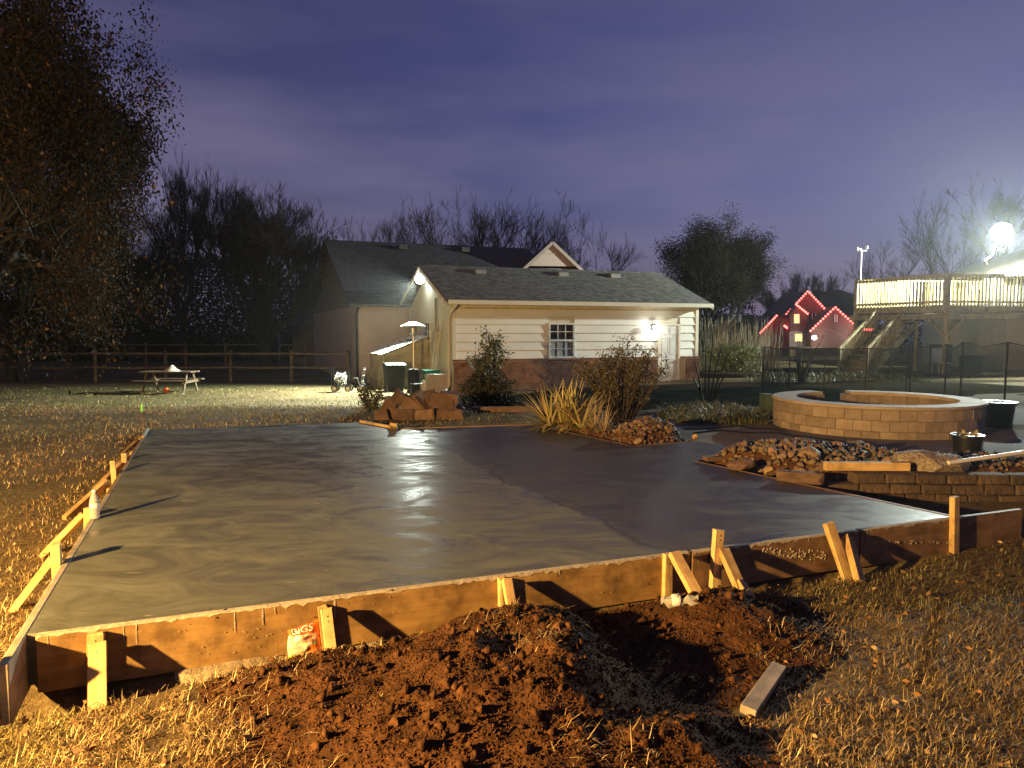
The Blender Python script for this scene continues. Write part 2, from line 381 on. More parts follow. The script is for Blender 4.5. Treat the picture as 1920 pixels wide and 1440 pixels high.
def axis(parts):
    r = []
    for a, b, n in parts: r += list(np.linspace(a, b, n, endpoint=False))
    return np.array(r + [parts[-1][1]])
gx = axis([(-400, -120, 10), (-120, -30, 24), (-30, -8, 44), (-8, 8, 330), (8, 30, 44), (30, 120, 24), (120, 400, 10)])
gy = axis([(-60, -4, 12), (-4, 1.5, 12), (1.5, 9, 160), (9, 16, 80), (16, 40, 96), (40, 120, 30), (120, 700, 12)])
X, Y = np.meshgrid(gx, gy); Z = hz(X, Y)
nx, ny = len(gx), len(gy); idx = np.arange(nx * ny).reshape(ny, nx)
q = np.stack([idx[:-1, :-1], idx[:-1, 1:], idx[1:, 1:], idx[1:, :-1]], -1).reshape(-1, 4)
T = np.r_[q[:, [0, 1, 2]], q[:, [0, 2, 3]]]
def ground_mat():
    m = bpy.data.materials.new('dry_lawn_soil'); m.use_nodes = True; nt = m.node_tree; L = nt.links; b = nt.nodes['Principled BSDF']
    t = nn(nt, 'ShaderNodeTexCoord')
    n1 = nn(nt, 'ShaderNodeTexNoise'); n1.inputs['Scale'].default_value = .55; n1.inputs['Detail'].default_value = 9; n1.inputs['Roughness'].default_value = .62
    n2 = nn(nt, 'ShaderNodeTexNoise'); n2.inputs['Scale'].default_value = 24; n2.inputs['Detail'].default_value = 8; n2.inputs['Roughness'].default_value = .7
    n3 = nn(nt, 'ShaderNodeTexNoise'); n3.inputs['Scale'].default_value = .13; n3.inputs['Detail'].default_value = 4
    for n in (n1, n2, n3): L.new(t.outputs['Object'], n.inputs[0])
    r1 = nn(nt, 'ShaderNodeValToRGB'); e = r1.color_ramp.elements
    e[0].position = .30; e[0].color = (.028, .018, .011, 1); e[1].position = .72; e[1].color = (.26, .205, .105, 1)
    k = r1.color_ramp.elements.new(.5); k.color = (.125, .09, .045, 1)
    ad = nn(nt, 'ShaderNodeMath', operation='MULTIPLY_ADD'); ad.inputs[1].default_value = .55
    mu = nn(nt, 'ShaderNodeMath', operation='MULTIPLY'); mu.inputs[1].default_value = .5
    L.new(n1.outputs[0], mu.inputs[0]); L.new(n2.outputs[0], ad.inputs[0]); L.new(mu.outputs[0], ad.inputs[2]); L.new(ad.outputs[0], r1.inputs[0])
    mx = nn(nt, 'ShaderNodeMix', data_type='RGBA'); mx.inputs[7].default_value = (.10, .12, .045, 1)
    mr = nn(nt, 'ShaderNodeMapRange'); mr.inputs[1].default_value = .5; mr.inputs[2].default_value = .68; mr.inputs[4].default_value = .6
    L.new(n3.outputs[0], mr.inputs[0]); L.new(mr.outputs[0], mx.inputs[0]); L.new(r1.outputs[0], mx.inputs[6])
    L.new(mx.outputs[2], b.inputs['Base Color']); b.inputs['Roughness'].default_value = .95; b.inputs['Specular IOR Level'].default_value = .1
    bp = nn(nt, 'ShaderNodeBump'); bp.inputs['Strength'].default_value = .9; bp.inputs['Distance'].default_value = .04
    L.new(n2.outputs[0], bp.inputs['Height']); L.new(bp.outputs[0], b.inputs['Normal'])
    return m
fast('ground', np.stack([X.ravel(), Y.ravel(), Z.ravel()], 1), T, ground_mat(), smooth=True, kind='structure')

# ---- wet concrete slab, two pours meeting in a wavy cold joint
def slab_mat():
    m = bpy.data.materials.new('wet_concrete'); m.use_nodes = True; nt = m.node_tree; L = nt.links; b = nt.nodes['Principled BSDF']
    J0, J1 = g3(755, 806), g3(1190, 1010); jd = (J1 - J0).normalized(); jn = Vector((jd.y, -jd.x, 0))
    if jn.x < 0: jn = -jn
    geo = nn(nt, 'ShaderNodeNewGeometry')
    def noise_(scale, vec=(1, 1, 1), det=6, rg=.6, dist=0, rot=0):
        mp = nn(nt, 'ShaderNodeMapping'); mp.inputs['Scale'].default_value = vec; mp.inputs['Rotation'].default_value = (0, 0, rot)
        n = nn(nt, 'ShaderNodeTexNoise'); n.inputs['Scale'].default_value = scale; n.inputs['Detail'].default_value = det
        n.inputs['Roughness'].default_value = rg; n.inputs['Distortion'].default_value = dist
        L.new(geo.outputs['Position'], mp.inputs[0]); L.new(mp.outputs[0], n.inputs[0]); return n.outputs[0]
    def mr(x, a, b_, c, d):
        r = nn(nt, 'ShaderNodeMapRange'); r.inputs[1].default_value = a; r.inputs[2].default_value = b_; r.inputs[3].default_value = c; r.inputs[4].default_value = d
        L.new(x, r.inputs[0]); return r.outputs[0]
    def mth(op, x, y):
        r = nn(nt, 'ShaderNodeMath', operation=op)
        for i, k in enumerate((x, y)):
            if isinstance(k, (int, float)): r.inputs[i].default_value = k
            else: L.new(k, r.inputs[i])
        return r.outputs[0]
    def mixc(f, a, c):
        r = nn(nt, 'ShaderNodeMix', data_type='RGBA'); 
        if isinstance(f, (int, float)): r.inputs[0].default_value = f
        else: L.new(f, r.inputs[0])
        for i, k in ((6, a), (7, c)):
            if isinstance(k, tuple): r.inputs[i].default_value = (*k, 1)
            else: L.new(k, r.inputs[i])
        return r.outputs[2]
    swirl = noise_(1.6, (.75, 1.2, 1), 12, .7, 1.6, R(-8))       # trowel arcs
    streak = noise_(3.0, (.45, 1.6, 1), 8, .62, .9, R(14))
    fine = noise_(38, (1, 1, 1), 5, .6)
    blot = noise_(.55, (1, 1, 1), 5, .6, .5)
    dt = nn(nt, 'ShaderNodeVectorMath', operation='DOT_PRODUCT'); sb = nn(nt, 'ShaderNodeVectorMath', operation='SUBTRACT')
    L.new(geo.outputs['Position'], sb.inputs[0]); sb.inputs[1].default_value = J0; L.new(sb.outputs[0], dt.inputs[0]); dt.inputs[1].default_value = jn
    wob = mth('MULTIPLY', mth('SUBTRACT', noise_(1.6, (1, 1, 1), 4), .5), .5)
    s = mth('ADD', dt.outputs['Value'], wob)
    soft = mr(s, -.03, .10, 0, 1)
    fade = mr(mth('MULTIPLY', mth('ABSOLUTE', s, 0), 1.0), 0.0, .05, 1, 0)
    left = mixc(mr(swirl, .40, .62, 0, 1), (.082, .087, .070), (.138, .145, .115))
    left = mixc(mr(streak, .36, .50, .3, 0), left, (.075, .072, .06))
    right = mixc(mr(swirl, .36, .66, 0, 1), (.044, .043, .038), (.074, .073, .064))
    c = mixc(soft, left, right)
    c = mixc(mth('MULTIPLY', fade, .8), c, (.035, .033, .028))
    chips = mr(noise_(6, (.6, 2.5, 1), 3, .5, .5), .70, .74, 0, .5)
    c = mixc(chips, c, (.34, .32, .27))
    L.new(c, b.inputs['Base Color'])
    rl = mr(swirl, .42, .60, .27, .54); rr = mr(swirl, .42, .6, .34, .54)
    mxr = nn(nt, 'ShaderNodeMix', data_type='FLOAT'); L.new(soft, mxr.inputs[0]); L.new(rl, mxr.inputs[2]); L.new(rr, mxr.inputs[3])
    rgh = mth('ADD', mxr.outputs[0], mth('MULTIPLY', mth('SUBTRACT', blot, .5), .22))
    L.new(rgh, b.inputs['Roughness']); b.inputs['Specular IOR Level'].default_value = .3
    hgt = mth('ADD', mth('MULTIPLY', streak, .5), mth('ADD', mth('MULTIPLY', swirl, .7), mth('MULTIPLY', fine, .12)))
    hgt = mth('ADD', hgt, mth('MULTIPLY', soft, -.25))
    bp = nn(nt, 'ShaderNodeBump'); bp.inputs['Strength'].default_value = .2; bp.inputs['Distance'].default_value = .012
    L.new(hgt, bp.inputs['Height']); L.new(bp.outputs[0], b.inputs['Normal'])
    return m
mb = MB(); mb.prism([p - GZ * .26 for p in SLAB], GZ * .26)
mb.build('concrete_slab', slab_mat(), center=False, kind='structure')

# ---- older patio paving behind, pool deck, pool
m_patio = pm('old_concrete', (.23, .195, .15), (.15, .125, .095), (1.2, 1.2, 1.2), rough=.9, bump=.3, bscale=(30, 30, 30), dist=.004, spec=.06)
def sheet(name, pts, z0, z1, mat, kind='structure', **tg):
    mb = MB(); mb.prism([Vector((p[0], p[1], z0)) for p in pts], GZ * (z1 - z0)); return mb.build(name, mat, kind=kind, **tg)
pt = [g3(1292, 825), g3(1414, 843), (3.9, 9.1), (4.6, 8.55), (6.2, 8.3), (12, 9.5), (12, 14.6), (7.5, 15.4), (2.9, 14.4), (2.2, 12.6), (2.35, 10.6)]
sheet('patio', [(p[0], p[1]) for p in pt], .05, .282, m_patio)
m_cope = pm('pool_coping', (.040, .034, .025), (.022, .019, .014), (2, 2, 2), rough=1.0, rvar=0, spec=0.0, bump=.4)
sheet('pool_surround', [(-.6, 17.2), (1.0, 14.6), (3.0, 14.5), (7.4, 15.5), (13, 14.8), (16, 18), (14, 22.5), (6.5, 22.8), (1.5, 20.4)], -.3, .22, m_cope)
m_water = pm('dark_pool_cover', (.022, .028, .022), (.012, .016, .013), (1, 1, 1), rough=.9, rvar=.1, bump=.3, bscale=(5, 5, 5), spec=0.0)
sheet('pool_cover', [(2.4, 16.6), (4.5, 15.9), (8.6, 16.8), (10.6, 18.9), (8.6, 20.7), (5.2, 20.2), (2.6, 18.6)], -.2, .226, m_water)
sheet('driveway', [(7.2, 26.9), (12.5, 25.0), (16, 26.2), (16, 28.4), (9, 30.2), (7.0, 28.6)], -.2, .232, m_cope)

# ---- rock bed soil, behind the right slab edge
m_soil = pm('red_brown_soil', (.15, .072, .034), (.062, .028, .014), (5, 5, 5), rough=.95, bump=.9, bscale=(26, 26, 26), dist=.03, spec=.1)
def patch(name, x0, x1, y0, y1, n, hf, keep, mat, **tg):
    xs = np.linspace(x0, x1, int((x1 - x0) / n) + 1); ys = np.linspace(y0, y1, int((y1 - y0) / n) + 1)
    X, Y = np.meshgrid(xs, ys); Z = hf(X, Y); k = keep(X, Y)
    idx = np.arange(X.size).reshape(X.shape)
    q = np.stack([idx[:-1, :-1], idx[:-1, 1:], idx[1:, 1:], idx[1:, :-1]], -1).reshape(-1, 4)
    kk = k.ravel()[q].all(1); q = q[kk]; T = np.r_[q[:, [0, 1, 2]], q[:, [0, 2, 3]]]
    u = np.unique(T); mp_ = np.zeros(X.size, int); mp_[u] = np.arange(len(u))
    return fast(name, np.stack([X.ravel(), Y.ravel(), Z.ravel()], 1)[u], mp_[T], mat, smooth=True, **tg)
E0, E1 = np.array(g3(1305, 864))[:2], np.array(FR)[:2]
BED2 = [tuple(E0 + [.06, .03]), (3.22, 7.46), (6.6, 7.5), (6.6, 8.3), (4.7, 8.75), (4.0, 9.2), (3.1, 9.5)]
def bed2(x, y):
    d = polydist(x, y, BED2)
    return .16 + .22 * sstep(0, .25, d) + .09 * np.exp(-((x - 3.2) / .7) ** 2 - ((y - 8.6) / .5) ** 2) + .05 * fbm(x * 4, y * 4, 2)
patch('rock_bed', 2, 6.7, 7.3, 9.7, .06, bed2, lambda x, y: inpoly(x, y, BED2), m_soil, kind='structure')
BED1 = [tuple(np.array(g3(1190, 836))[:2] + [.05, .05]), tuple(np.array(g3(1292, 827))[:2] + [-.02, .05]), (2.4, 10.7), (1.9, 11.5), (.9, 11.8), (.75, 11.4)]
def bed1(x, y):
    d = polydist(x, y, BED1)
    return .20 + .14 * sstep(0, .2, d) + .20 * np.exp(-((x - 1.95) / .36) ** 2 - ((y - 10.42) / .36) ** 2) + .05 * fbm(x * 4, y * 4, 5)
patch('planting_bed', .6, 2.6, 9.6, 12, .06, bed1, lambda x, y: inpoly(x, y, BED1), m_soil, kind='structure')

# ================================================================ FORM BOARDS, STAKES, BRACES
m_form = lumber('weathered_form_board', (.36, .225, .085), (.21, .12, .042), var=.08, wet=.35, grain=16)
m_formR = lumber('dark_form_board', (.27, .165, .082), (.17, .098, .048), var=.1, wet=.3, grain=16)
m_stake = lumber('fresh_pine', (.62, .44, .20), (.47, .30, .12), var=.10, grain=34)
m_grey = lumber('greyed_board', (.36, .31, .23), (.25, .21, .15), var=.1, grain=22)
m_conc = pm('concrete_splatter', (.25, .20, .135), (.15, .115, .075), (12, 12, 12), rough=.9, bump=.8, bscale=(60, 60, 60), dist=.01)
m_nail = pm('nail_steel', (.35, .33, .30), (.2, .18, .16), rough=.4, metal=1.0, bump=0)
FG, LG = 'form boards around the slab', 'timber stakes and braces'
def fline(px, z=.3):
    """parameter along the front form for a pixel column"""
    lo, hi = -.6, 7.5
    for _ in range(40):
        m = (lo + hi) / 2; p = FL + FU * m; fw = p.y * CP + (CAM_Z - z) * SP
        if 960 + F * p.x / fw < px: lo = m
        else: hi = m
    return lo
def fboard(px0, px1, off, zt, zb, mat, label, t0=None):
    a = fline(px0) if t0 is None else t0; b = fline(px1)
    zc = (zt + zb) / 2
    o = board('form_board', FL + FU * a + FN * (off + .02) + GZ * (zc - ZS), FL + FU * b + FN * (off + .02) + GZ * (zc - ZS), .04, zt - zb, mat, rough=.0015,
              label=label, cat='board', group=FG)
    return o
b1 = fboard(0, 1288, .002, .302, .012, m_form, 'long orange lit form board along the near left of the slab', t0=.045)
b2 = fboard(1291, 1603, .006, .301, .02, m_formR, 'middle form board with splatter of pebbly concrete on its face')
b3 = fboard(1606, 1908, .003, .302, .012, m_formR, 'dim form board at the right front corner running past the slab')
m_smear = pm('dried_slurry', (.44, .38, .28), (.28, .23, .16), (14, 14, 14), rough=.9, bump=.5)
# concrete crumbs stuck on the middle board, drips on the long board
def crumbs(parent, px0, px1, py0, py1, n, smin, smax, wander=0):
    mb = MB(); rr = random.Random(px0)
    for _ in range(n):
        u = rr.random(); px = px0 + (px1 - px0) * u; py = py0 + (py1 - py0) * (u * .3 + rr.random() * .7 + rr.uniform(-.1, .1))
        c = plane_hit(px, py, FL + FN * .047, FN); r = rr.uniform(smin, smax)
        mb.lathe(c, [(r * .4, -r * .5), (r, 0), (r * .7, r * .6), (r * .15, r * .9)], 5, axis=FN + Vector((rr.uniform(-.3, .3), rr.uniform(-.3, .3), rr.uniform(-.3, .3))))
    mb.build('concrete_crumbs', m_smear, parent, kind='stuff')
crumbs(b2, 1430, 1548, 1026, 1050, 120, .002, .008)
crumbs(b1, 330, 560, 1160, 1240, 30, .001, .0035); crumbs(b1, 640, 1230, 1150, 1075, 22, .001, .0035); crumbs(b3, 1640, 1780, 1012, 1020, 40, .002, .006)
def smear(parent, t0, t1, off, seed):
    """ragged lip of set concrete along the top edge of a board, with drips down its face"""
    mb = MB(); rr = random.Random(seed); n = int((t1 - t0) / .03); tops = []
    for i in range(n + 1):
        t = t0 + (t1 - t0) * i / n; w = .030 + .012 * math.sin(t * 7.3 + seed) + rr.uniform(-.006, .006); dr = .004 + .022 * rr.random() ** 4
        p = FL + FU * t; tops.append([p + FN * (off + .001) + GZ * .0035, p + FN * (off + w) + GZ * .0045, p + FN * (off + .0425) + GZ * .002, p + FN * (off + .0435) - GZ * dr])
    vs = [p for r in tops for p in r]; mb.add(vs, [(4 * i + j, 4 * i + j + 1, 4 * i + j + 5, 4 * i + j + 4) for i in range(n) for j in range(3)])
    for _ in range(int((t1 - t0) * 2.5)):
        t = rr.uniform(t0, t1); L = rr.uniform(.02, .13); w = rr.uniform(.002, .006); p = FL + FU * t + FN * (off + .0425)
        mb.add([p - FU * w - GZ * .002, p + FU * w - GZ * .002, p + FU * w * .7 - GZ * L * .8 + FN * .002, p - GZ * L + FN * .003, p - FU * w * .7 - GZ * L * .8 + FN * .002], [(0, 1, 2, 3, 4)])
    mb.build('concrete_smear', m_smear, parent)
smear(b1, .05, fline(1286), .002, 1); smear(b2, fline(1293), fline(1601), .006, 2); smear(b3, fline(1608), fline(1800), .003, 3)
for i, px in enumerate((395, 405, 590, 735, 1000, 1215)):
    c = plane_hit(px, 1180 - px * .1 + (i % 3) * 18, FL + FN * .042, FN)
    mb = MB(); mb.tube([c - FN * .01, c + FN * .006], .004, 6); mb.build('nail', m_nail, b1)
# left form: two boards plus the pale stub at the back corner
lb = lambda s0, s1, off, zt, zb, mat, label: board('form_board', FL + LU * s0 + LN * (off + .02) + GZ * ((zt + zb) / 2 - ZS), FL + LU * s1 + LN * (off + .02) + GZ * ((zt + zb) / 2 - ZS), .04, zt - zb, mat, rough=.0015, label=label, cat='board', group=FG)
LL = (BL - FL).length
lb(-.36, 3.4, .002, .303, .012, m_grey, 'form board under the left slab edge with grey end standing past the corner')
lb(3.42, LL - .9, .004, .302, .03, m_form, 'form board along the far half of the left slab edge')
lb(LL - .86, LL + .05, .006, .33, .10, m_grey, 'pale short form board at the far left corner of the slab')
# short cross piece nailed at the near left corner
board('corner_block', FL + LU * -.33 + LN * .07 + GZ * (.04 - ZS), FL + LU * -.33 + LN * .075 + GZ * (.33 - ZS), .05, .09, m_stake, up=LU, label='orange lit stake beside the grey board end at the left frame edge', cat='stake', group=LG)
def edge_board(p0, p1, h, label, mat=m_form, dz=.0, th=.04):
    n = (p1 - p0).normalized(); off = Vector((n.y, -n.x, 0)) * -(th / 2 + .003)
    return board('form_board', p0 + off + GZ * (dz - h / 2), p1 + off + GZ * (dz - h / 2), th, h, mat, label=label, cat='board', group=FG)
edge_board(SLAB[1], SLAB[2], .28, 'form board between the slab and the rocks on the right', m_formR, dz=.004)
edge_board(SLAB[4], SLAB[5], .2, 'short form board in front of the small rock heap', m_formR, dz=.004)
edge_board(SLAB[5], SLAB[6], .2, 'form board between the slab and the yucca bed', m_formR, dz=.004)
edge_board(SLAB[6], SLAB[7], .16, 'thin orange lit form board along the back of the slab', m_form, dz=.012)
edge_board(SLAB[7], SLAB[8] + (SLAB[8] - SLAB[7]) * .05, .14, 'pale plank edging the notch at the back of the slab', m_stake, dz=.035, th=.05)
# stakes and braces --------------------------------------------------------------
def fpl(px, py, off): return plane_hit(px, py, FL + FN * (.042 + off), FN)
def lpl(px, py, off): return plane_hit(px, py, FL + LN * (.042 + off), LN)
def stick(kind, a, b, w, h, label, up=None, mat=None):
    o = board(kind, a, b, w, h, mat or m_stake, up=up or FN, bev=.003, rough=.0035, label=label, cat='brace' if kind == 'brace' else 'stake', group=LG)
    top = a if a.z > b.z else b; other = b if a.z > b.z else a
    d = (other - top).normalized()
    for k in (0, 1):
        mb = MB(); c = top + d * (.035 + .03 * k); nrm = Vector(up or FN).normalized()
        mb.tube([c + nrm * (h / 2 - .004), c + nrm * (h / 2 + .0025)], .0045, 6); mb.build('nail', m_nail, o)
    return o
def dn(a, d=.12): return a - GZ * d
stick('stake', fpl(180, 1186, .022), dn(fpl(178, 1318, .022)), .075, .04, 'upright stake behind the thick brace at the near left corner')
stick('brace', fpl(183, 1206, .065), dn(gnd(181, 1352, -.03), .04), .082, .042, 'thick leaning brace nearest the left corner of the slab')
stick('stake', fpl(604, 1137, .022), dn(fpl(616, 1212, .022)), .05, .04, 'upright stake just right of the orange seed bag')
stick('brace', fpl(612, 1141, .065), dn(gnd(626, 1246, .02), .04), .058, .042, 'splintered leaning brace beside the orange seed bag')
stick('stake', fpl(941, 1084, .022), dn(fpl(945, 1168, .022)), .045, .04, 'upright stake behind the dirt mound crest')
stick('brace', fpl(950, 1086, .065), dn(gnd(970, 1182, .06), .05), .06, .042, 'leaning brace behind the dirt mound crest')
stick('stake', fpl(1252, 1038, .022), dn(fpl(1250, 1130, .022)), .06, .04, 'upright stake above the crushed plastic bottle')
stick('brace', fpl(1263, 1037, .07), dn(gnd(1328, 1150, .05), .02), .075, .042, 'long slanting brace right of the crushed plastic bottle')
stick('stake', fpl(1347, 993, .03), dn(fpl(1338, 1115, .10)), .07, .05, 'tall stake standing well above the middle form board')
stick('brace', fpl(1356, 1030, .06), dn(gnd(1402, 1128, .05), .02), .075, .045, 'slanting brace leaning against the tall middle stake')
stick('brace', gnd(1388, 1092, .14), dn(gnd(1422, 1142, .05), .03), .07, .045, 'short angled stake at the foot of the tall stake brace')
stick('stake', fpl(1553, 980, .03), dn(fpl(1596, 1074, .16)), .07, .045, 'rounded top stake leaning left over the right form board')
stick('stake', fpl(1590, 1006, .05), dn(gnd(1612, 1086, .05), .02), .075, .045, 'broken top stake with nails leaning beside the rounded one')
stick('stake', fpl(1790, 931, .025), dn(fpl(1790, 1040, .025)), .065, .045, 'upright stake at the right front corner of the slab')
stick('stake', lpl(105, 1018, .03), dn(lpl(107, 1058, .03)), .08, .05, 'nearest upright stake on the left slab edge', LN)
stick('brace', lpl(100, 1046, .06), dn(gnd(22, 1142, .03), .02), .075, .045, 'nearest sloping brace on the left, foot at the frame edge', LN)
stick('stake', lpl(164, 952, .03), dn(lpl(164, 978, .03)), .08, .05, 'stub stake right behind the standing water bottle', LN)
stick('brace', lpl(157, 966, .06), dn(gnd(76, 1043, .05), .02), .075, .045, 'long sloping brace in front of the standing water bottle', LN)
stick('stake', lpl(205, 915, .03), dn(lpl(206, 938, .03)), .06, .05, 'low stake between the bottle and the tallest left stake', LN)
stick('brace', lpl(200, 906, .06), dn(gnd(121, 973, .08), .02), .10, .045, 'wide sloping brace just beyond the water bottle', LN)
stick('stake', lpl(211, 867, .06), dn(lpl(216, 908, .02)), .07, .05, 'tallest upright stake on the left slab edge', LN)
stick('brace', lpl(226, 873, .06), dn(gnd(170, 924, .10), .02), .08, .045, 'sloping brace crossing the tallest left stake', LN)
stick('stake', lpl(232, 850, .03), dn(lpl(233, 878, .03)), .06, .05, 'third stake from the far end of the left edge', LN)
stick('brace', lpl(240, 858, .06), dn(gnd(196, 894, .14), .02), .08, .045, 'middle one of the far sloping braces on the left', LN)
stick('stake', lpl(247, 847, .03), dn(lpl(248, 864, .03)), .08, .05, 'second stake from the far end of the left edge', LN)
stick('brace', lpl(255, 831, .06), dn(gnd(216, 864, .18), .02), .08, .045, 'farthest sloping brace on the left slab edge', LN)
stick('stake', lpl(263, 822, .03), dn(lpl(263, 842, .03)), .08, .05, 'farthest stake on the left edge by the green tipped marker', LN)
# little stakes at the rock side
stick('stake', gnd(1165, 812, .36), gnd(1165, 834, .24), .07, .05, 'short stake in front of the small rock heap', Vector((0, -1, 0)))
stick('stake', gnd(1303, 817, .34), gnd(1303, 828, .24), .06, .05, 'tiny stake where the slab meets the old patio', Vector((0, -1, 0)))
stick('stake', gnd(1441, 880, .36), gnd(1441, 899, .22), .08, .05, 'short stake between slab and the large rock bed', Vector((0, -1, 0)))
stick('stake', gnd(737, 796, .40), gnd(741, 806, .27), .1, .05, 'small pointed stake at the notch in the back slab edge', Vector((0, -1, 0)))

# ---- concrete that oozed out under the long board
def ooze(name, pxs, label, wd):
    mb = MB(); rr = random.Random(3); top = []; bot = []
    ts = np.linspace(fline(pxs[0]), fline(pxs[1]), 40)
    prof = []
    for i, t in enumerate(ts):
        e = math.sin(math.pi * (i + .5) / 40) ** .5; w = wd * e * (1 + .35 * float(fbm(np.array([t * 6.]), np.array([1.]), 4)[0]))
        base = FL + FU * t + FN * .043; h = .012 * e
        zz = hz1(base.x, base.y)
        prof.append([Vector((base.x, base.y, zz - .02)), Vector((base.x, base.y, zz + h + .022)), Vector((base.x + FN.x * w * .6, base.y + FN.y * w * .6, zz + h + .015 + rr.uniform(-.004, .004))),
                     Vector((base.x + FN.x * w, base.y + FN.y * w, hz1(base.x + FN.x * w, base.y + FN.y * w) - .02))])
    vs = [p for r in prof for p in r]; fs = [(4 * i + j, 4 * i + j + 1, 4 * i + j + 5, 4 * i + j + 4) for i in range(39) for j in range(3)]
    mb.add(vs, fs); mb.build(name, m_conc, smooth=True, label=label, cat='concrete spill', group='concrete leaks')
ooze('concrete_leak', (325, 560), 'tan concrete oozed out left of the orange seed bag', .17)
ooze('concrete_leak', (640, 760), 'tan concrete oozed out right of the splintered brace', .13)

# ================================================================ DIRT MOUND
def gau(x, y, cx, cy, sl, sr, sy, h, p=2.0):
    s = np.where(x < cx, sl, sr); return h * np.exp(-(np.abs((x - cx) / s) ** p) / 1.6 - (np.abs((y - cy) / sy) ** p) / 1.6)
def mound_h(x, y):
    m = np.maximum.reduce([gau(x, y, .08, 3.36, .72, .34, .60, .31), gau(x, y, .18, 3.95, .66, .26, .40, .25), gau(x, y, -.85, 3.68, .40, .55, .30, .15), gau(x, y, .55, 2.9, .5, .35, .35, .15)])
    m = np.maximum(m, gau(x, y, 1.40, 4.38, .5, .30, .34, .17)); m = np.maximum(m, gau(x, y, .85, 4.1, .5, .6, .5, .07))
    k = sstep(.01, .09, m)
    return m + k * (.20 * fbm(x * 3.0, y * 3.0, 21, 4) + .07 * fbm(x * 10, y * 10, 22, 3) + .018 * fbm(x * 32, y * 32, 23, 2)) * (.35 + m * 2.4)
def mh(x, y): return hz(x, y) + mound_h(x, y) - .012
mk = lambda x, y: (mound_h(x, y) > .02) & ((x - FL.x) * FN.x + (y - FL.y) * FN.y > .06)
m_dirt = pm('fresh_red_dirt', (.105, .048, .021), (.036, .017, .008), (6, 6, 6), rough=.96, bump=1.0, bscale=(45, 45, 45), dist=.02, spec=.08, detail=9)
mound = patch('dirt_mound', -1.9, 2.4, 2.0, 4.95, .018, mh, mk, m_dirt, label='mound of freshly dug red brown soil in front of the form boards', cat='dirt pile')
# clods and straw on the mound
def clods(n, rg):
    x = rg.uniform(-1.6, 2.2, n * 3); y = rg.uniform(2.2, 4.9, n * 3); k = mk(x, y) & (rg.random(n * 3) < .25 + 3 * mound_h(x, y)); x, y = x[k][:n], y[k][:n]; n = len(x)
    s = .0025 + .005 * rg.random(n) + .030 * rg.random(n) ** 60
    base = np.array([(1, 0, 0), (-1, 0, 0), (0, 1, 0), (0, -1, 0), (0, 0, 1), (0, 0, -1)], float)
    tri = np.array([(4, 0, 2), (4, 2, 1), (4, 1, 3), (4, 3, 0), (5, 2, 0), (5, 1, 2), (5, 3, 1), (5, 0, 3)])
    jit = rg.uniform(.55, 1.25, (n, 6, 1)) ; off = rg.normal(0, .25, (n, 6, 3))
    V = (base[None] * jit + off) * s[:, None, None] + np.c_[x, y, mh(x, y) + s * .35][:, None, :]
    Tt = tri[None] + (np.arange(n) * 6)[:, None, None]
    return V.reshape(-1, 3), Tt.reshape(-1, 3)
Vc, Tc = clods(20000, rng)
fast('soil_clods', Vc, Tc, m_dirt, mound, kind='stuff')
# ================================================================ GRASS
straw = [(.44, .33, .15), (.33, .225, .095), (.22, .14, .06), (.12, .078, .038), (.55, .46, .26)]
def excl(x, y):
    bad = inpoly(x, y, SP2) | (polydist(x, y, SP2) < .055)
    d = (x - FL.x) * FN.x + (y - FL.y) * FN.y; t = (x - FL.x) * FU.x + (y - FL.y) * FU.y
    bad |= (d > 0) & (d < .10) & (t > 0) & (t < 7)
    bad |= (mound_h(x, y) > .03 + .10 * fbm(x * 2.6, y * 2.6, 77, 3))
    bad |= inpoly(x, y, [(.2, 2.9), (.9, 3.0), (1.3, 3.8), (1.2, 4.6), (.3, 4.6)]) & (fbm(x * 5, y * 5, 41, 2) < .17)
    bad |= (np.hypot((t - .3) / .30, (d - .12) / .13) < 1)
    bad |= inpoly(x, y, [(E1[0] + .15, E1[1] + .1), (9, 7.0), (30, 14), (30, 24), (6.5, 26), (-1.9, 23.6), (-1.2, 17), (.2, 14), (.3, 12.1), (1.4, 9.4)])
    return bad
gp = []
for (y0, y1, dens, wmul) in ((2.2, 3.6, 6500, 1.15), (3.6, 5.2, 4200, 1.2), (5.2, 7.5, 1500, 1.5), (7.5, 11, 560, 2.3), (11, 16, 260, 3.4), (16, 27, 85, 5.5)):
    hw = .74 * y1 + .3; n = int(dens * 2 * hw * (y1 - y0)); x = rng.uniform(-hw, hw, n); y = rng.uniform(y0, y1, n)
    k = (np.abs(x) < .74 * y + .3) & ~excl(x, y); cl = fbm(x * 2.2, y * 2.2, 31, 3) + .6 * fbm(x * 7, y * 7, 32, 2); k &= rng.random(n) < .66 + 2.6 * cl
    x, y, cl = x[k], y[k], cl[k]; gp.append(np.c_[x, y, hz(x, y) + np.where((mound_h(x, y) > .02) & (y < 4.95), mound_h(x, y) - .012, 0) - .004 + .012 * rng.random(len(x)), np.full(len(x), wmul), cl])
gp = np.concatenate(gp); n = len(gp)
L_ = (.030 + .045 * rng.random(n) ** 1.6) * (.8 + .25 * gp[:, 3] ** .5) * (1 + .9 * np.clip(gp[:, 4], -.4, .5))
V, T = blades(gp[:, :3], L_, rng.uniform(0, 6.283, n), rng.uniform(.3, 1.45, n), rng.uniform(.5, 2.2, n), (.0026 + .0018 * rng.random(n)) * gp[:, 3])
cc = mixcol(n, straw, [3, 3, 2.5, 1.6, 1.6], rng, jit=.3) * (1 + .8 * np.clip(gp[:, 4:5], -.4, .4))
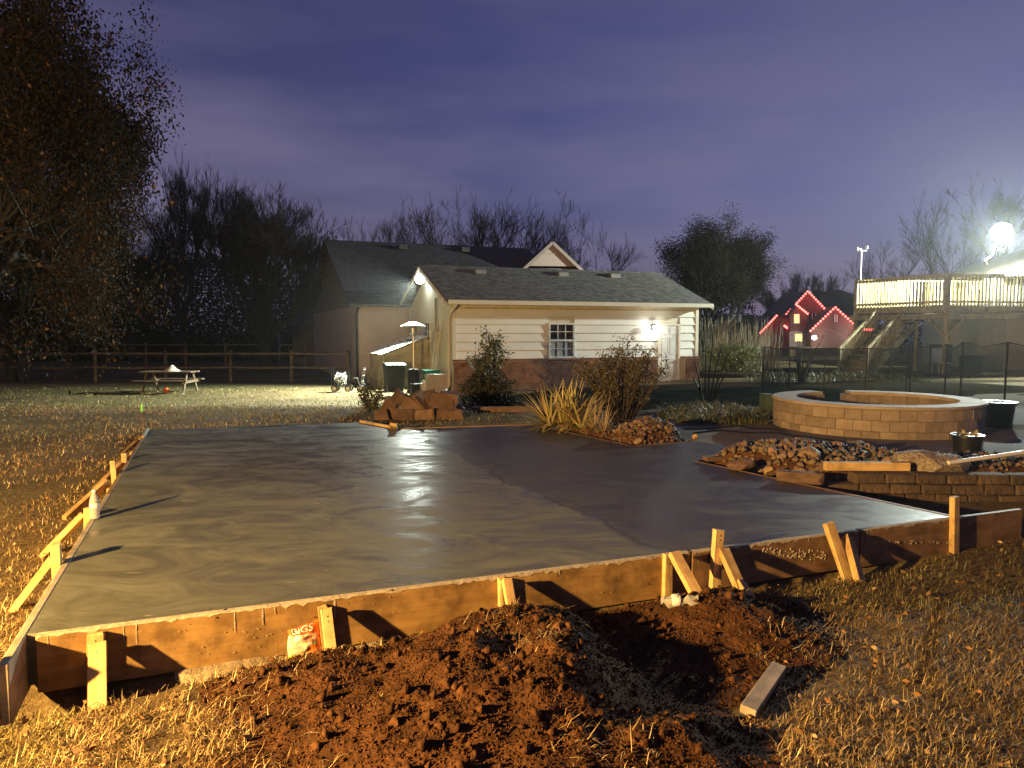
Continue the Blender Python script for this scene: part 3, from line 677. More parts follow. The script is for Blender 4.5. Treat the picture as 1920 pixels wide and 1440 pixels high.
gr = (vnoise(gp[:, 0] * .35, gp[:, 1] * .35, 51) > .62) | ((gp[:, 0] < -9) & (gp[:, 1] > 17)); cc[gr] *= [.75, .85, .7]; cc *= (1 - .45 * sstep(.2, 3.2, gp[:, 0:1]) * (gp[:, 1:2] < 9))  # right lawn darkened: the warm lamp's fall-off put into the blade colour
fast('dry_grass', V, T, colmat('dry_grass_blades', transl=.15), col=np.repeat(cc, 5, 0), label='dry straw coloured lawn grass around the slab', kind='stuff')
# fallen leaves on the lawn
n = 2600; y = 2.4 + 14 * rng.random(n) ** 1.6; x = rng.uniform(-.74, .74, n) * y; k = ~excl(x, y); x, y = x[k], y[k]; n = len(x)
V, T = leaf_cards(np.c_[x, y, hz(x, y) + .025 + .015 * rng.random(n)], .028 + .02 * rng.random(n), rng, .75)
fast('fallen_leaves', V, T, colmat('leaf_litter', .8, .1), col=mixcol(n, [(.22, .12, .05), (.13, .07, .035), (.34, .24, .13)], [2, 2, 1], rng, 4), label='fallen brown leaves scattered over the dry lawn', kind='stuff')
# torn roots and straw over the mound
n = 5200; x = rng.uniform(-1.6, 2.3, n * 2); y = rng.uniform(2.2, 4.9, n * 2); k = mk(x, y) & (fbm(x * 2.5, y * 2.5, 61, 3) > -.02) & ~((x > .25) & (x < 1.1) & (y > 3.2) & (fbm(x * 5, y * 5, 41, 2) < .12)); x, y = x[k][:n], y[k][:n]; n = len(x)
V, T = blades(np.c_[x, y, mh(x, y) + .002], .03 + .10 * rng.random(n) ** 2.5, rng.uniform(0, 6.283, n), rng.uniform(.6, 1.5, n), rng.uniform(.6, 2.4, n), .0025 + .0025 * rng.random(n))
fast('loose_straw', V, T, MATS['dry_grass_blades'], mound, col=np.repeat(mixcol(n, straw, [3, 3, 2, 1, 2], rng), 5, 0), kind='stuff')

# ================================================================ SMALL THINGS ON SITE
m_pet = bpy.data.materials.new('clear_plastic'); m_pet.use_nodes = True
b_ = m_pet.node_tree.nodes['Principled BSDF']; b_.inputs['Base Color'].default_value = (.93, .95, .93, 1); b_.inputs['Roughness'].default_value = .12
b_.inputs['Transmission Weight'].default_value = .72; b_.inputs['IOR'].default_value = 1.33
nzz = nn(m_pet.node_tree, 'ShaderNodeTexNoise'); nzz.inputs['Scale'].default_value = 60; bpz = nn(m_pet.node_tree, 'ShaderNodeBump'); bpz.inputs['Strength'].default_value = .4; bpz.inputs['Distance'].default_value = .004
m_pet.node_tree.links.new(nzz.outputs[0], bpz.inputs['Height']); m_pet.node_tree.links.new(bpz.outputs[0], b_.inputs['Normal'])
m_white = pm('white_plastic', (.75, .74, .70), (.62, .60, .56), (8, 8, 8), rough=.45, bump=.05)
c = lpl(178, 972, -.035); c.z = .304
bt = thing('water_bottle', 'clear plastic water bottle standing on the left slab edge', 'bottle', c)
mb = MB(); pr = [(.026, 0), (.034, .004), (.036, .02), (.033, .035), (.036, .05), (.033, .065), (.036, .08), (.036, .13), (.034, .15), (.028, .175), (.016, .20), (.0135, .207), (.0135, .222)]
mb.lathe(c, pr, 20); mb.build('bottle_body', m_pet, bt, smooth=True)
mb = MB(); mb.lathe(c + GZ * .09, [(.0365, 0), (.0368, .002), (.0368, .036), (.0365, .038)], 20); mb.build('bottle_label', m_white, bt, smooth=True)
mb = MB(); mb.lathe(c + GZ * .214, [(.0155, 0), (.016, .002), (.016, .016), (.012, .018)], 16); mb.build('bottle_cap', m_white, bt, smooth=True)
c = gnd(1270, 1150, .085); c.z = float(mh(np.array([c.x]), np.array([c.y]))[0]) + .03
bt = thing('crushed_bottle', 'crushed clear plastic bottle lying in front of an upright stake', 'bottle', c - GZ * .03)
d = Vector((1, -.12, .03)).normalized(); prof = []
mb = MB(); mb.lathe(c - d * .10, [(.013, 0), (.015, .02), (.028, .045), (.033, .07), (.036, .10), (.027, .125), (.021, .14), (.029, .16), (.033, .18), (.034, .205), (.026, .222)], 18, axis=d)
mb.v = [tuple(Vector(v) + Vector((0, 0, .012 * math.sin(v[0] * 90) + .010 * math.sin(v[1] * 140)))) for v in mb.v]
mb.build('bottle_body', m_pet, bt, smooth=True)
mb = MB(); mb.lathe(c - d * .035, [(.0345, 0), (.038, .01), (.039, .045), (.034, .052)], 14, axis=d); mb.v = [tuple(Vector(v) + Vector((0, 0, .008 * math.sin(v[0] * 150)))) for v in mb.v]
mb.build('bottle_label', m_white, bt, smooth=True)
# scrap block
a, b = gnd(1460, 1258, .06), gnd(1402, 1343, .05); 
board('wood_offcut', a + GZ * .02, b + GZ * .02, .075, .04, m_grey, up=(.25, 0, 1), rough=.002, label='grey timber offcut lying on the dry grass beside the mound', cat='timber')
# marker rod
p = lpl(268, 829, .07); mk_ = thing('survey_marker', 'thin metal rod with neon green tip at the far left corner', 'marker', Vector((p.x, p.y, .2)))
mb = MB(); mb.tube([Vector((p.x, p.y, .1)), Vector((p.x, p.y, .56))], .006, 6); mb.build('rod', pm('rusty_rod', (.16, .10, .06), rough=.7), mk_)
mb = MB(); mb.lathe(Vector((p.x, p.y, .56)), [(.014, 0), (.016, .01), (.014, .10), (.008, .115)], 10); mb.build('marker_tip', pm('neon_green', (.25, .85, .12), (.2, .7, .1), rough=.5, bump=0), mk_)

# ---- seed bag leaning on the long form board
def bag():
    base = fpl(572, 1250, .03); base.z = hz1(base.x, base.y) + .035
    W_, H_ = .172, .182
    o = thing('seed_bag', 'crumpled orange and white snack bag with a pumpkin leaning on the long board', 'bag', base)
    ux, uz = FU, (GZ * .97 - FN * .20).normalized(); un = ux.cross(uz)
    if un.dot(FN) < 0: un = -un
    def front(a, h):            # a in -.5..'.5, h 0..1
        e = max(0, (1 - (2 * a) ** 2)) ** .6 * max(0, math.sin(math.pi * min(1, max(0, h * .86 + .02)))) ** .5
        return .028 * e + .006 * noise.noise((a * 5, h * 6, 2.)) * e * 2
    def P(a, h, off=0):
        wd = W_ * (1 + .06 * math.sin(h * 5)) * (1.0 if h < .8 else 1 + .12 * (h - .8) / .2)
        top = .02 * (-a + .1) * (h ** 3) * -2
        return base + ux * (a * wd) + uz * (h * H_ + top) + un * (front(a, h) + off)
    n1, n2 = 18, 22; vs = []; fs = []
    for s in (0, 1):
        for j in range(n2 + 1):
            for i in range(n1 + 1):
                a, h = i / n1 - .5, j / n2
                p = P(a, h) if s == 0 else P(a, h) - un * (2 * front(a, h) + .001)
                vs.append(p)
    m = (n1 + 1) * (n2 + 1)
    for s in (0, 1):
        for j in range(n2):
            for i in range(n1):
                k = s * m + j * (n1 + 1) + i; f = (k, k + 1, k + n1 + 2, k + n1 + 1); fs.append(f if s == 0 else f[::-1])
    mt = bpy.data.materials.new('printed_bag_film'); mt.use_nodes = True; nt = mt.node_tree; L = nt.links; b = nt.nodes['Principled BSDF']
    uvn = nn(nt, 'ShaderNodeAttribute', attribute_name='col'); L.new(uvn.outputs[0], b.inputs['Base Color'])
    b.inputs['Roughness'].default_value = .38
    def colr(a, h):
        if h > .74: c = (.66, .13, .02)
        elif h > .70: c = (.72, .10, .015)
        elif h > .26: c = (.52, .47, .36) if (h - .38 - .10 * a) > 0 else (.42, .36, .26)
        elif h > .13: c = (.50, .45, .32)
        else: c = (.42, .44, .06)
        if abs(a - .02) < .05 and .25 < h < .70: c = (.74, .55, .36)
        if (a - .30) ** 2 * .9 + (h - .17) ** 2 < .040: c = (.80, .17, .01) if math.sin(math.atan2(h - .35, a - .3) * 18) > -.6 else (.55, .09, .01)
        if a > .40 and h > .3: c = (.78, .22, .04)
        return c
    me = bpy.data.meshes.new('bag_film'); me.from_pydata([tuple(v - base) for v in vs], [], fs)
    # refine the print by one subdivision so that it keeps its edges
    import bmesh
    bm = bmesh.new(); bm.from_mesh(me); bmesh.ops.subdivide_edges(bm, edges=bm.edges, cuts=2, use_grid_fill=True); bm.to_mesh(me); bm.free()
    smooth_(me, 60)
    ca = me.color_attributes.new('col', 'FLOAT_COLOR', 'POINT')
    for i, v in enumerate(me.vertices):
        q = v.co; a = q.dot(ux) / W_; h = q.dot(uz) / H_; ca.data[i].color = (*colr(a, h), 1)
    link('bag_film', me, mt, o, base)
    def text(s, a0, h0, size, mat, off, squash=1.0, name='lettering'):
        cu = bpy.data.curves.new(name, 'FONT'); cu.body = s; cu.size = 1; cu.resolution_u = 3
        if name == 'lettering': cu.offset = .012
        else: cu.offset = .055
        t = bpy.data.objects.new('tmp', cu); COL.objects.link(t)
        dg = bpy.context.evaluated_depsgraph_get(); me = bpy.data.meshes.new_from_object(t.evaluated_get(dg)); bpy.data.objects.remove(t)
        me.materials.clear()
        for v in me.vertices:
            x, y = v.co.x * size * squash, v.co.y * size
            v.co = P(a0 + x / W_, h0 + y / H_, off) - base
        me.name = name; return link(name, me, mat, o, base)
    white, orange, dark = pm('print_white', (.85, .82, .74), rough=.4, bump=0), pm('print_orange', (.62, .16, .03), rough=.4, bump=0), pm('print_maroon', (.16, .02, .01), rough=.4, bump=0)
    text('BiGS', -.40, .775, .052, dark, .0012, 1.15, 'lettering_outline'); text('BiGS', -.40, .775, .052, white, .0022, 1.15)
    text('PUMPKIN', -.06, .56, .021, orange, .0014); text('SEEDS', .0, .455, .024, orange, .0014)
    mb = MB(); mb.lathe(P(.30, .34), [(.004, 0), (.003, .014), (.004, .02)], 6, axis=uz); mb.build('print_pumpkin_stalk', pm('print_green', (.2, .25, .05), bump=0), o)
bag()

# ================================================================ ROCKS
import bmesh
def rock_mesh(seed, kind='river'):
    r = random.Random(seed); b = bmesh.new(); bmesh.ops.create_icosphere(b, subdivisions=2, radius=.5)
    o = Vector((r.uniform(0, 50), r.uniform(0, 50), 0)); sc = Vector((1, r.uniform(.65, .95), r.uniform(.5, .8)))
    for v in b.verts:
        k = 1 + .55 * noise.noise(v.co * 1.6 + o) + .30 * noise.noise(v.co * 4 + o)
        v.co = Vector((v.co.x * sc.x, v.co.y * sc.y, v.co.z * sc.z)) * k
    if kind == 'block':
        for v in b.verts:
            for i in range(3): v.co[i] = math.copysign(min(abs(v.co[i]), .36 * (1, .8, .6)[i]), v.co[i])
    me = bpy.data.meshes.new('rock'); b.to_mesh(me); b.free(); smooth_(me, 22); return me
m_rock = pm('river_rock', (.25, .165, .10), (.11, .075, .05), (7, 7, 7), rough=.7, bump=.4, bscale=(40, 40, 40), var=.42, hvar=.02, dist=.008)
RM = [rock_mesh(i) for i in range(9)]
for me in RM: me.materials.append(m_rock)
def rubble(name, n, poly, x0, x1, y0, y1, hf, s0, s1, label, bias=None):
    x = rng.uniform(x0, x1, n * 6); y = rng.uniform(y0, y1, n * 6); k = inpoly(x, y, poly) & (polydist(x, y, poly) > .04)
    if bias is not None: k &= rng.random(n * 6) < bias(x, y)
    x, y = x[k][:n], y[k][:n]; n = len(x); s = rng.uniform(s0, s1, n)
    V = (OCT[None] * rng.uniform(.55, 1.2, (n, 6, 1)) + rng.normal(0, .2, (n, 6, 3))) * s[:, None, None] + np.c_[x, y, hf(x, y) + s * .5][:, None]
    fast(name, V.reshape(-1, 3), (OCTT[None] + (np.arange(n) * 6)[:, None, None]).reshape(-1, 3), m_rock, label=label, kind='stuff')
OCT = np.array([(1, 0, 0), (-1, 0, 0), (0, 1, 0), (0, -1, 0), (0, 0, 1), (0, 0, -1)], float); OCTT = np.array([(4, 0, 2), (4, 2, 1), (4, 1, 3), (4, 3, 0), (5, 2, 0), (5, 1, 2), (5, 3, 1), (5, 0, 3)])
def rocks(n, sampler, hf, smin, smax, label, group, name='rock'):
    r = random.Random(n); done = 0
    while done < n:
        x, y = sampler(r); z = float(hf(np.array([x]), np.array([y]))[0])
        s = smin + (smax - smin) * r.random() ** 2
        o = bpy.data.objects.new(name, RM[r.randrange(len(RM))]); COL.objects.link(o)
        o.location = (x, y, z + s * r.uniform(.05, .42)); o.rotation_euler = (r.uniform(-.6, .6), r.uniform(-.6, .6), r.uniform(0, 6.28)); o.scale = (s, s, s)
        WLOC[o.name] = Vector(o.location); tag(o, label, 'rock', group); done += 1
def in_poly_sampler(poly, x0, x1, y0, y1, marg=.05, bias=None):
    def f(r):
        while True:
            x, y = r.uniform(x0, x1), r.uniform(y0, y1)
            if bool(inpoly(np.array([x]), np.array([y]), poly)[0]) and polydist(np.array([x]), np.array([y]), poly)[0] > marg and (bias is None or r.random() < bias(x, y)): return x, y
    return f
rocks(105, in_poly_sampler(BED1, .7, 2.5, 9.7, 11.2, .05, lambda x, y: math.exp(-((x - 1.95) / .42) ** 2 - ((y - 10.35) / .42) ** 2) + .05), bed1, .06, .14,
      'brown river rock in the small heap left of the slab spur', 'rocks in the small heap')
rocks(140, in_poly_sampler(BED2, 2.1, 5.2, 7.5, 9.6, .05, lambda x, y: 1 if x < 4.3 else .5), bed2, .06, .16,
      'brown river rock in the large bed before the block ring', 'rocks in the large bed')
rocks(55, in_poly_sampler(BED2, 4.4, 6.6, 7.5, 8.4, .05), bed2, .05, .11,
      'small brown rock behind the retaining wall at the right edge', 'rocks behind the retaining wall')
rubble('rubble', 420, BED1, .7, 2.5, 9.7, 11.6, bed1, .02, .05, 'small rubble filling the small rock heap', lambda x, y: np.exp(-((x - 1.95) / .42) ** 2 - ((y - 10.35) / .42) ** 2) + .12)
rubble('rubble', 1100, BED2, 2.1, 6.6, 7.4, 9.6, bed2, .02, .05, 'small rubble between the rocks of the large bed')
m_lime = pm('pitted_limestone', (.42, .36, .27), (.20, .15, .10), (9, 9, 9), rough=.9, bump=1.0, bscale=(18, 18, 18), dist=.05)
m_sand = pm('red_sandstone', (.15, .092, .064), (.085, .053, .038), (5, 5, 5), rough=.85, bump=.4, var=.22, dist=.01)
def boulder(px, py, z, size, mat, label, seed, rz=0, kind='river', cat='boulder', name='boulder', group=None):
    me = rock_mesh(seed, kind); me.materials.append(mat); o = bpy.data.objects.new(name, me); COL.objects.link(o)
    p = gnd(px, py, z); o.location = p; o.rotation_euler = (0, 0, rz); o.scale = size; WLOC[o.name] = p; return tag(o, label, cat, group)
boulder(1738, 866, .44, (.62, .5, .36), m_lime, 'large pale pitted boulder beside the white pipe', 101)
boulder(1592, 836, .40, (.42, .36, .26), m_lime, 'pale boulder at the top of the large rock bed', 102)
boulder(1520, 852, .44, (.25, .2, .22), m_rock, 'orange brown boulder amid the large rock bed', 103)
boulder(1392, 872, .36, (.30, .22, .22), m_sand, 'rounded orange boulder near the tip of the slab spur', 104)
boulder(1348, 858, .33, (.55, .28, .12), m_sand, 'flat stone slab at the pointed corner of the rock bed', 105, .3, 'block')
boulder(1500, 896, .34, (.62, .22, .30), m_sand, 'dark wedge stone lying against the retaining wall end', 106, -.45, 'block')
boulder(1085, 790, .36, (.36, .3, .34), m_sand, 'orange boulder at the foot of the yucca', 107)
boulder(1058, 800, .33, (.22, .18, .2), m_sand, 'smaller round boulder left of the yucca foot', 108)
boulder(1240, 788, .46, (.62, .12, .07), m_sand, 'flat tan flagstone on top of the small rock heap', 109, .05, 'block')

# ================================================================ RETAINING WALL (right)
m_block = pm('split_face_block', (.105, .072, .047), (.06, .041, .028), (10, 10, 10), rough=.92, bump=.9, bscale=(22, 22, 22), var=.18, dist=.02)
bm_ = [chamfer_mesh('block', (.292, .2, .094), .012, rough=.006) for _ in range(4)]
for me in bm_: me.materials.append(m_block)
rw = thing('retaining_wall', 'low split face block retaining wall holding the rock bed', 'wall', (4.9, 7.4, 0))
for row in range(4):
    for i in range(13):
        x = 3.30 + i * .30 + (.15 if row % 2 else 0) + (.1 if row == 3 else 0); y = 7.42 - .05 * (x - 3.3) + random.uniform(-.012, .012)
        z = -.02 + row * .1
        if row == 0 and i < 1: continue
        o = bpy.data.objects.new('block', bm_[(i + row) % 4]); COL.objects.link(o)
        place(o, Matrix.Translation((x, y + (.012 if row == 3 else 0), z + .05)) @ Matrix.Rotation(random.uniform(-.05, .05), 4, 'Z'), rw)
a, b = gnd(1558, 872, .46), gnd(1722, 874, .46)
board('plank', Vector((a.x, 7.52, .425)), Vector((b.x, 7.50, .425)), .09, .085, m_stake, label='pale plank lying on top of the retaining wall', cat='timber')
mb = MB(); a, b = gnd(1778, 868, .47), gnd(1935, 846, .55); mb.tube([a, b], .022, 10); mb.build('plastic_pipe', m_white, smooth=True, label='white plastic pipe lying on the rocks at the right edge', cat='pipe')

# ================================================================ ROUND BLOCK RING
RC = Vector((5.72, 11.75, .282)); RR = 1.50
ring = thing('block_ring', 'round seat wall of tan blocks with smooth cap and gap at the back', 'fire pit', RC)
m_tan = pm('tan_block', (.31, .245, .175), (.215, .165, .115), (6, 6, 6), rough=.88, bump=.6, bscale=(30, 30, 30), var=.24, dist=.012)
m_cap = pm('cap_stone', (.45, .37, .26), (.36, .28, .19), (5, 5, 5), rough=.8, bump=.25, bscale=(40, 40, 40), var=.05, dist=.005)
NB = 40
def arc_block(h, r0, r1, ang, name, seg=1, ch=.006):
    mb = MB(); vs = []
    n = seg + 1
    for k in range(n):
        a = -ang / 2 + ang * k / seg
        for r, z in ((r0, 0), (r1 - ch, 0), (r1, ch), (r1, h - ch), (r1 - ch, h), (r0, h)): vs.append(Vector((r * math.cos(a), r * math.sin(a), z)))
    fs = [(6 * k + j, 6 * k + (j + 1) % 6, 6 * k + 6 + (j + 1) % 6, 6 * k + 6 + j) for k in range(seg) for j in range(6)] + [tuple(range(6)), tuple(6 * seg + j for j in range(6))[::-1]]
    me = bpy.data.meshes.new(name); me.from_pydata([tuple(v) for v in vs], [], fs); fixn(me); return me
rows = [(0, .10), (.103, .15), (.256, .15)]
gap0, gap1 = R(82), R(107)
for ri, (z, h) in enumerate(rows):
    nb = NB if ri != 3 else 36
    me = arc_block(h, RR - .28, RR - (.0 if ri < 3 else -.005), 2 * math.pi / nb - .004, 'block'); me.materials.append(m_tan)
    for i in range(nb):
        a = 2 * math.pi * (i + (.5 if ri % 2 else 0) + .3 * (ri == 3)) / nb
        aa = a % (2 * math.pi)
        if gap0 < aa < gap1: continue
        o = bpy.data.objects.new('block', me); COL.objects.link(o); k = 1 + random.uniform(-.003, .004)
        place(o, Matrix.Translation(RC + GZ * z) @ Matrix.Rotation(a, 4, 'Z') @ Matrix.Scale(k, 4), ring)
for a0, a1 in ((107, 196), (196.3, 268), (268.3, 318), (318.3, 442)):
    me = arc_block(.05, RR - .33, RR + .03, R(a1 - a0), 'cap_stone', seg=24, ch=.02); me.materials.append(m_cap); smooth_(me, 35)
    o = bpy.data.objects.new('cap_stone', me); COL.objects.link(o)
    place(o, Matrix.Translation(RC + GZ * (.409 + random.uniform(0, .003))) @ Matrix.Rotation(R((a0 + a1) / 2), 4, 'Z'), ring)
mb = MB(); mb.lathe(RC + GZ * .001, [(RR - .3, 0), (RR - .3, .10)], 48); mb.build('ring_fill', m_soil, ring)
m_black = pm('black_plastic', (.014, .015, .015), (.008, .009, .009), (6, 6, 6), rough=.35, bump=.1)
def pot(px, py, z, r, h, label):
    p = gnd(px, py, z); o = thing('planter_pot', label, 'pot', p)
    mb = MB(); mb.lathe(p, [(r * .8, 0), (r * .95, h * .9), (r * 1.06, h * .9), (r * 1.06, h), (r * .95, h), (r * .93, h * .8), (.01, h * .78)], 22); mb.build('pot_body', m_black, o, smooth=True)
    V, T = leaf_cards(np.array(p) + np.c_[rng.uniform(-r * .6, r * .6, 40), rng.uniform(-r * .6, r * .6, 40), h * .75 + rng.uniform(0, .08, 40)], .07, rng)
    fast('dead_stems', V, T, colmat('dead_leaf'), o, col=mixcol(40, [(.35, .3, .2), (.15, .12, .08)], [1, 1], rng, 4))
pot(1812, 856, .282, .17, .27, 'small black pot in front of the right side of the ring')
pot(1868, 800, .282, .26, .40, 'large black pot standing behind the ring at right')
mb = MB(); p = gnd(1446, 792, .282); p.y += .55; p.x = vx(1440, p.y); mb.box(p + GZ * .22, (.16, .3, .42)); mb.build('utility_box', pm('dull_green_box', (.06, .10, .075), (.045, .075, .055), rough=.6, bump=.1), label='narrow dark green box tucked left of the block ring', cat='box')
# cords across the patio
def cord(pts, r, label):
    P3 = [gnd(x, y, .292) for x, y in pts]; out = []
    for i in range(len(P3) - 1):
        p0, p1, p2, p3 = P3[max(i - 1, 0)], P3[i], P3[i + 1], P3[min(i + 2, len(P3) - 1)]
        for k in range(8):
            t = k / 8; out.append(.5 * ((2 * p1) + (p2 - p0) * t + (2 * p0 - 5 * p1 + 4 * p2 - p3) * t * t + (3 * p1 - p0 - 3 * p2 + p3) * t ** 3))
    mb = MB(); mb.tube(out + [P3[-1]], r, 6); mb.build('extension_cord', m_black, smooth=True, label=label, cat='cord', group='cords on the patio')
cord([(1282, 804), (1330, 803), (1380, 798), (1412, 803), (1452, 804), (1478, 815), (1520, 820), (1580, 828)], .011, 'dark cord curving from the rock heap to the ring, upper one')
cord([(1300, 812), (1350, 807), (1400, 811), (1458, 812), (1490, 818)], .011, 'dark cord lying nearer the slab on the patio, lower one')

# ================================================================ PLANTS near
def yucca(px, py, z, nr, Lm, cols, label, spread=.28, name='yucca_plant', wd=.032, leaves=46, droop=.9):
    c = gnd(px, py, z); o = thing(name, label, 'plant', c); V = []; T = []; C = []
    for k in range(nr):
        b = np.array(c) + [rng.uniform(-spread, spread), rng.uniform(-spread, spread) * .7, 0]
        for j in range(leaves):
            az = rng.uniform(0, 6.283); t = math.acos(rng.uniform(.05, 1)) * .95; L = Lm * rng.uniform(.6, 1.1); seg = 5; p = b.copy()
            sd = np.array([-math.sin(az), math.cos(az), 0]); n0 = len(V) * 1
            pts = []
            for s in range(seg + 1):
                w = wd * (1 - (s / seg) ** 1.5) * (.6 + .4 * min(1, s)) + .001
                pts.append((p.copy(), w)); tt = t + droop * (s / seg) ** 2 * t; p = p + np.array([math.cos(az) * math.sin(tt), math.sin(az) * math.sin(tt), math.cos(tt)]) * L / seg
            base = sum(len(x) for x in V)
            arr = np.array([q + sd * w / 2 * sgn + np.array([0, 0, .25 * w]) * 1 for q, w in pts for sgn in (-1, 1)])
            V.append(arr)
            for s in range(seg):
                i = base + 2 * s; T += [(i, i + 1, i + 3), (i, i + 3, i + 2)]
            cc = np.array(cols[rng.integers(len(cols))]) * rng.uniform(.75, 1.2); C.append(np.repeat(cc[None], len(arr), 0))
    fast('leaves', np.concatenate(V), np.array(T), colmat('strap_leaf', rough=.45, spec=.4, transl=.1), o, col=np.concatenate(C))
    mb = MB(); mb.lathe(Vector(c), [(.05, -.05), (.06, .05), (.03, .14)], 8); mb.build('stem', m_bark, o)
m_bark = pm('bark', (.085, .068, .052), (.045, .036, .028), (3, 3, 9), rough=.95, bump=.8, dist=.03)
yc = [(.56, .48, .20), (.50, .43, .16), (.36, .33, .11), (.64, .55, .30), (.36, .27, .12)]
yucca(1068, 802, .30, 8, .80, yc, 'large yellowed yucca with sword leaves at the slab edge', .36, wd=.045, leaves=56, droop=.6)
yucca(1118, 812, .30, 2, .62, [(.42, .30, .15), (.5, .38, .2), (.3, .2, .1)], 'dry tan grassy clump right of the large yucca', .12, 'grass_clump', .014, 60, .4)
yucca(962, 752, .05, 1, .75, [(.30, .33, .10), (.22, .26, .08)], 'small green yucca by the brick wall above the bench', .08)
def liriope(poly_px, n, label):
    xs = [gnd(x, y, .285) for x, y in poly_px]; P2 = [(p.x, p.y) for p in xs]; pp = []
    x0, x1 = min(p[0] for p in P2), max(p[0] for p in P2); y0, y1 = min(p[1] for p in P2), max(p[1] for p in P2)
    x = rng.uniform(x0, x1, n * 4); y = rng.uniform(y0, y1, n * 4); k = inpoly(x, y, P2); x, y = x[k][:n], y[k][:n]; n = len(x)
    cl = .6 + .8 * np.clip(fbm(x * 2.3, y * 2.3, 8) + .4, 0, 1)
    V, T = blades(np.c_[x, y, np.full(n, .26)], (.24 + .16 * rng.random(n)) * cl, rng.uniform(0, 6.283, n), rng.uniform(.1, .7, n), rng.uniform(.9, 2.2, n), .010 + .008 * rng.random(n))
    fast('border_grass', V, T, colmat('strap_leaf'), col=mixcol(n, [(.10, .12, .04), (.16, .17, .07), (.30, .25, .11), (.07, .09, .03)], [3, 3, 1.6, 2], rng, 5), label=label, kind='stuff')
liriope([(1232, 786), (1255, 765), (1330, 765), (1440, 782), (1436, 796), (1300, 796)], 5200, 'clumps of arching border grass between patio and pool')
def shrub(base, h, rx, ry, nst, nl, lsz, lcols, lw, label, name='shrub', low=.1, stemc=None, seed=0, lean=.35, tipbias=1.0, cat='shrub', dense=0):
    rg = np.random.default_rng(seed + 100); b = Vector(base); o = thing(name, label, cat, b); mb = MB(); tips = []
    for i in range(nst):
        az = rg.uniform(0, 6.283); rr = rg.random() ** .6; p = b + Vector((math.cos(az) * rx * .12, math.sin(az) * ry * .12, -.03)); hh = h * (1 - .35 * rr) * rg.uniform(.75, 1.05)
        e = b + Vector((math.cos(az) * rx * rr, math.sin(az) * ry * rr, hh)); m = (p + e) / 2 + Vector((rg.normal(0, .06) * rx, rg.normal(0, .06) * rx, h * .08))
        path = [p, p.lerp(m, .5) + Vector((rg.normal(0, .02), rg.normal(0, .02), 0)), m, m.lerp(e, .55) + Vector((rg.normal(0, .03), rg.normal(0, .03), 0)), e]
        mb.tube(path, [.012, .010, .008, .006, .003], 4, cap=False)
        for k in range(7):
            t = low + (1 - low) * (rg.random() ** (1 / tipbias)); j = min(3, int(t * 4)); q = path[j].lerp(path[j + 1], t * 4 - j)
            d = Vector((rg.normal(), rg.normal(), abs(rg.normal()) * .9 + .2)).normalized() * h * rg.uniform(.06, .17)
            mb.tube([q, q + d * .6, q + d], [.005, .003, .0015], 3, cap=False); tips += [q + d * t2 for t2 in (.35, .6, .8, 1.0)]
    mb.build('stems', stemc or m_bark, o)
    tp = np.array([tuple(t) for t in tips]); k = rg.integers(0, len(tp), nl); P = tp[k] + rg.normal(0, lsz * .7, (nl, 3)); P[:, 2] = np.maximum(P[:, 2], b.z + .02)
    if dense:
        a = rg.uniform(0, 6.283, dense); r_ = rg.random(dense) ** .45; zz = rg.random(dense)
        P = np.r_[P, np.c_[b.x + rx * r_ * np.cos(a) * (1 - .6 * zz ** 2), b.y + ry * r_ * np.sin(a) * (1 - .6 * zz ** 2), b.z + h * .85 * zz]]
    V, T = leaf_cards(P, lsz * rg.uniform(.6, 1.3, len(P)), rg, .2)
    fast('leaves', V, T, colmat('shrub_leaf', rough=.5, spec=.35, transl=.1), o, col=mixcol(len(P), lcols, lw, rg, 4))
    return o
gl = [(.055, .065, .03), (.085, .095, .045), (.13, .13, .07), (.03, .035, .018)]
p = gnd(1165, 808, .28); p.y = 12.2; p.x = vx(1168, 12.2)
shrub((p.x, p.y, .25), 1.5, .80, .6, 85, 4600, .042, [(.10, .09, .04), (.15, .12, .055), (.20, .17, .09), (.07, .055, .03)], [3, 3, 1, 2], 'tall twiggy shrub between yucca and garage door', seed=1, low=.2, tipbias=1.3)
p = Vector((vx(918, 17.5), 17.5, .0)); shrub(p, 1.95, .40, .36, 22, 1300, .075, [(.10, .12, .055), (.15, .16, .08), (.06, .07, .03)], [2, 1.5, 2], 'slender upright leafy shrub against the siding left of the window', name='upright_shrub', seed=2, low=.35, tipbias=1.6)
p = Vector((vx(912, 16.6), 16.6, .05)); shrub(p, .92, .75, .6, 60, 3200, .06, [(.03, .036, .016), (.045, .05, .022), (.07, .07, .03)], [3, 2, 1], 'low dark mounded bush at the garage corner', name='dark_bush', seed=3, dense=2600)
p = gnd(697, 774, .2); shrub(p, .62, .32, .3, 24, 900, .05, [(.05, .07, .025), (.09, .10, .04), (.14, .12, .06)], [3, 2, 1], 'small leafy plant left of the sandstone block pile', name='small_plant', seed=4, dense=200)
p = Vector((vx(1372, 29), 29, .15)); shrub(p, 1.25, 1.25, .8, 60, 5200, .085, [(.16, .18, .06), (.24, .25, .10), (.10, .11, .04)], [2, 2, 1], 'rounded yellow green bush under the tall reeds', name='rounded_bush', seed=5, dense=2500)
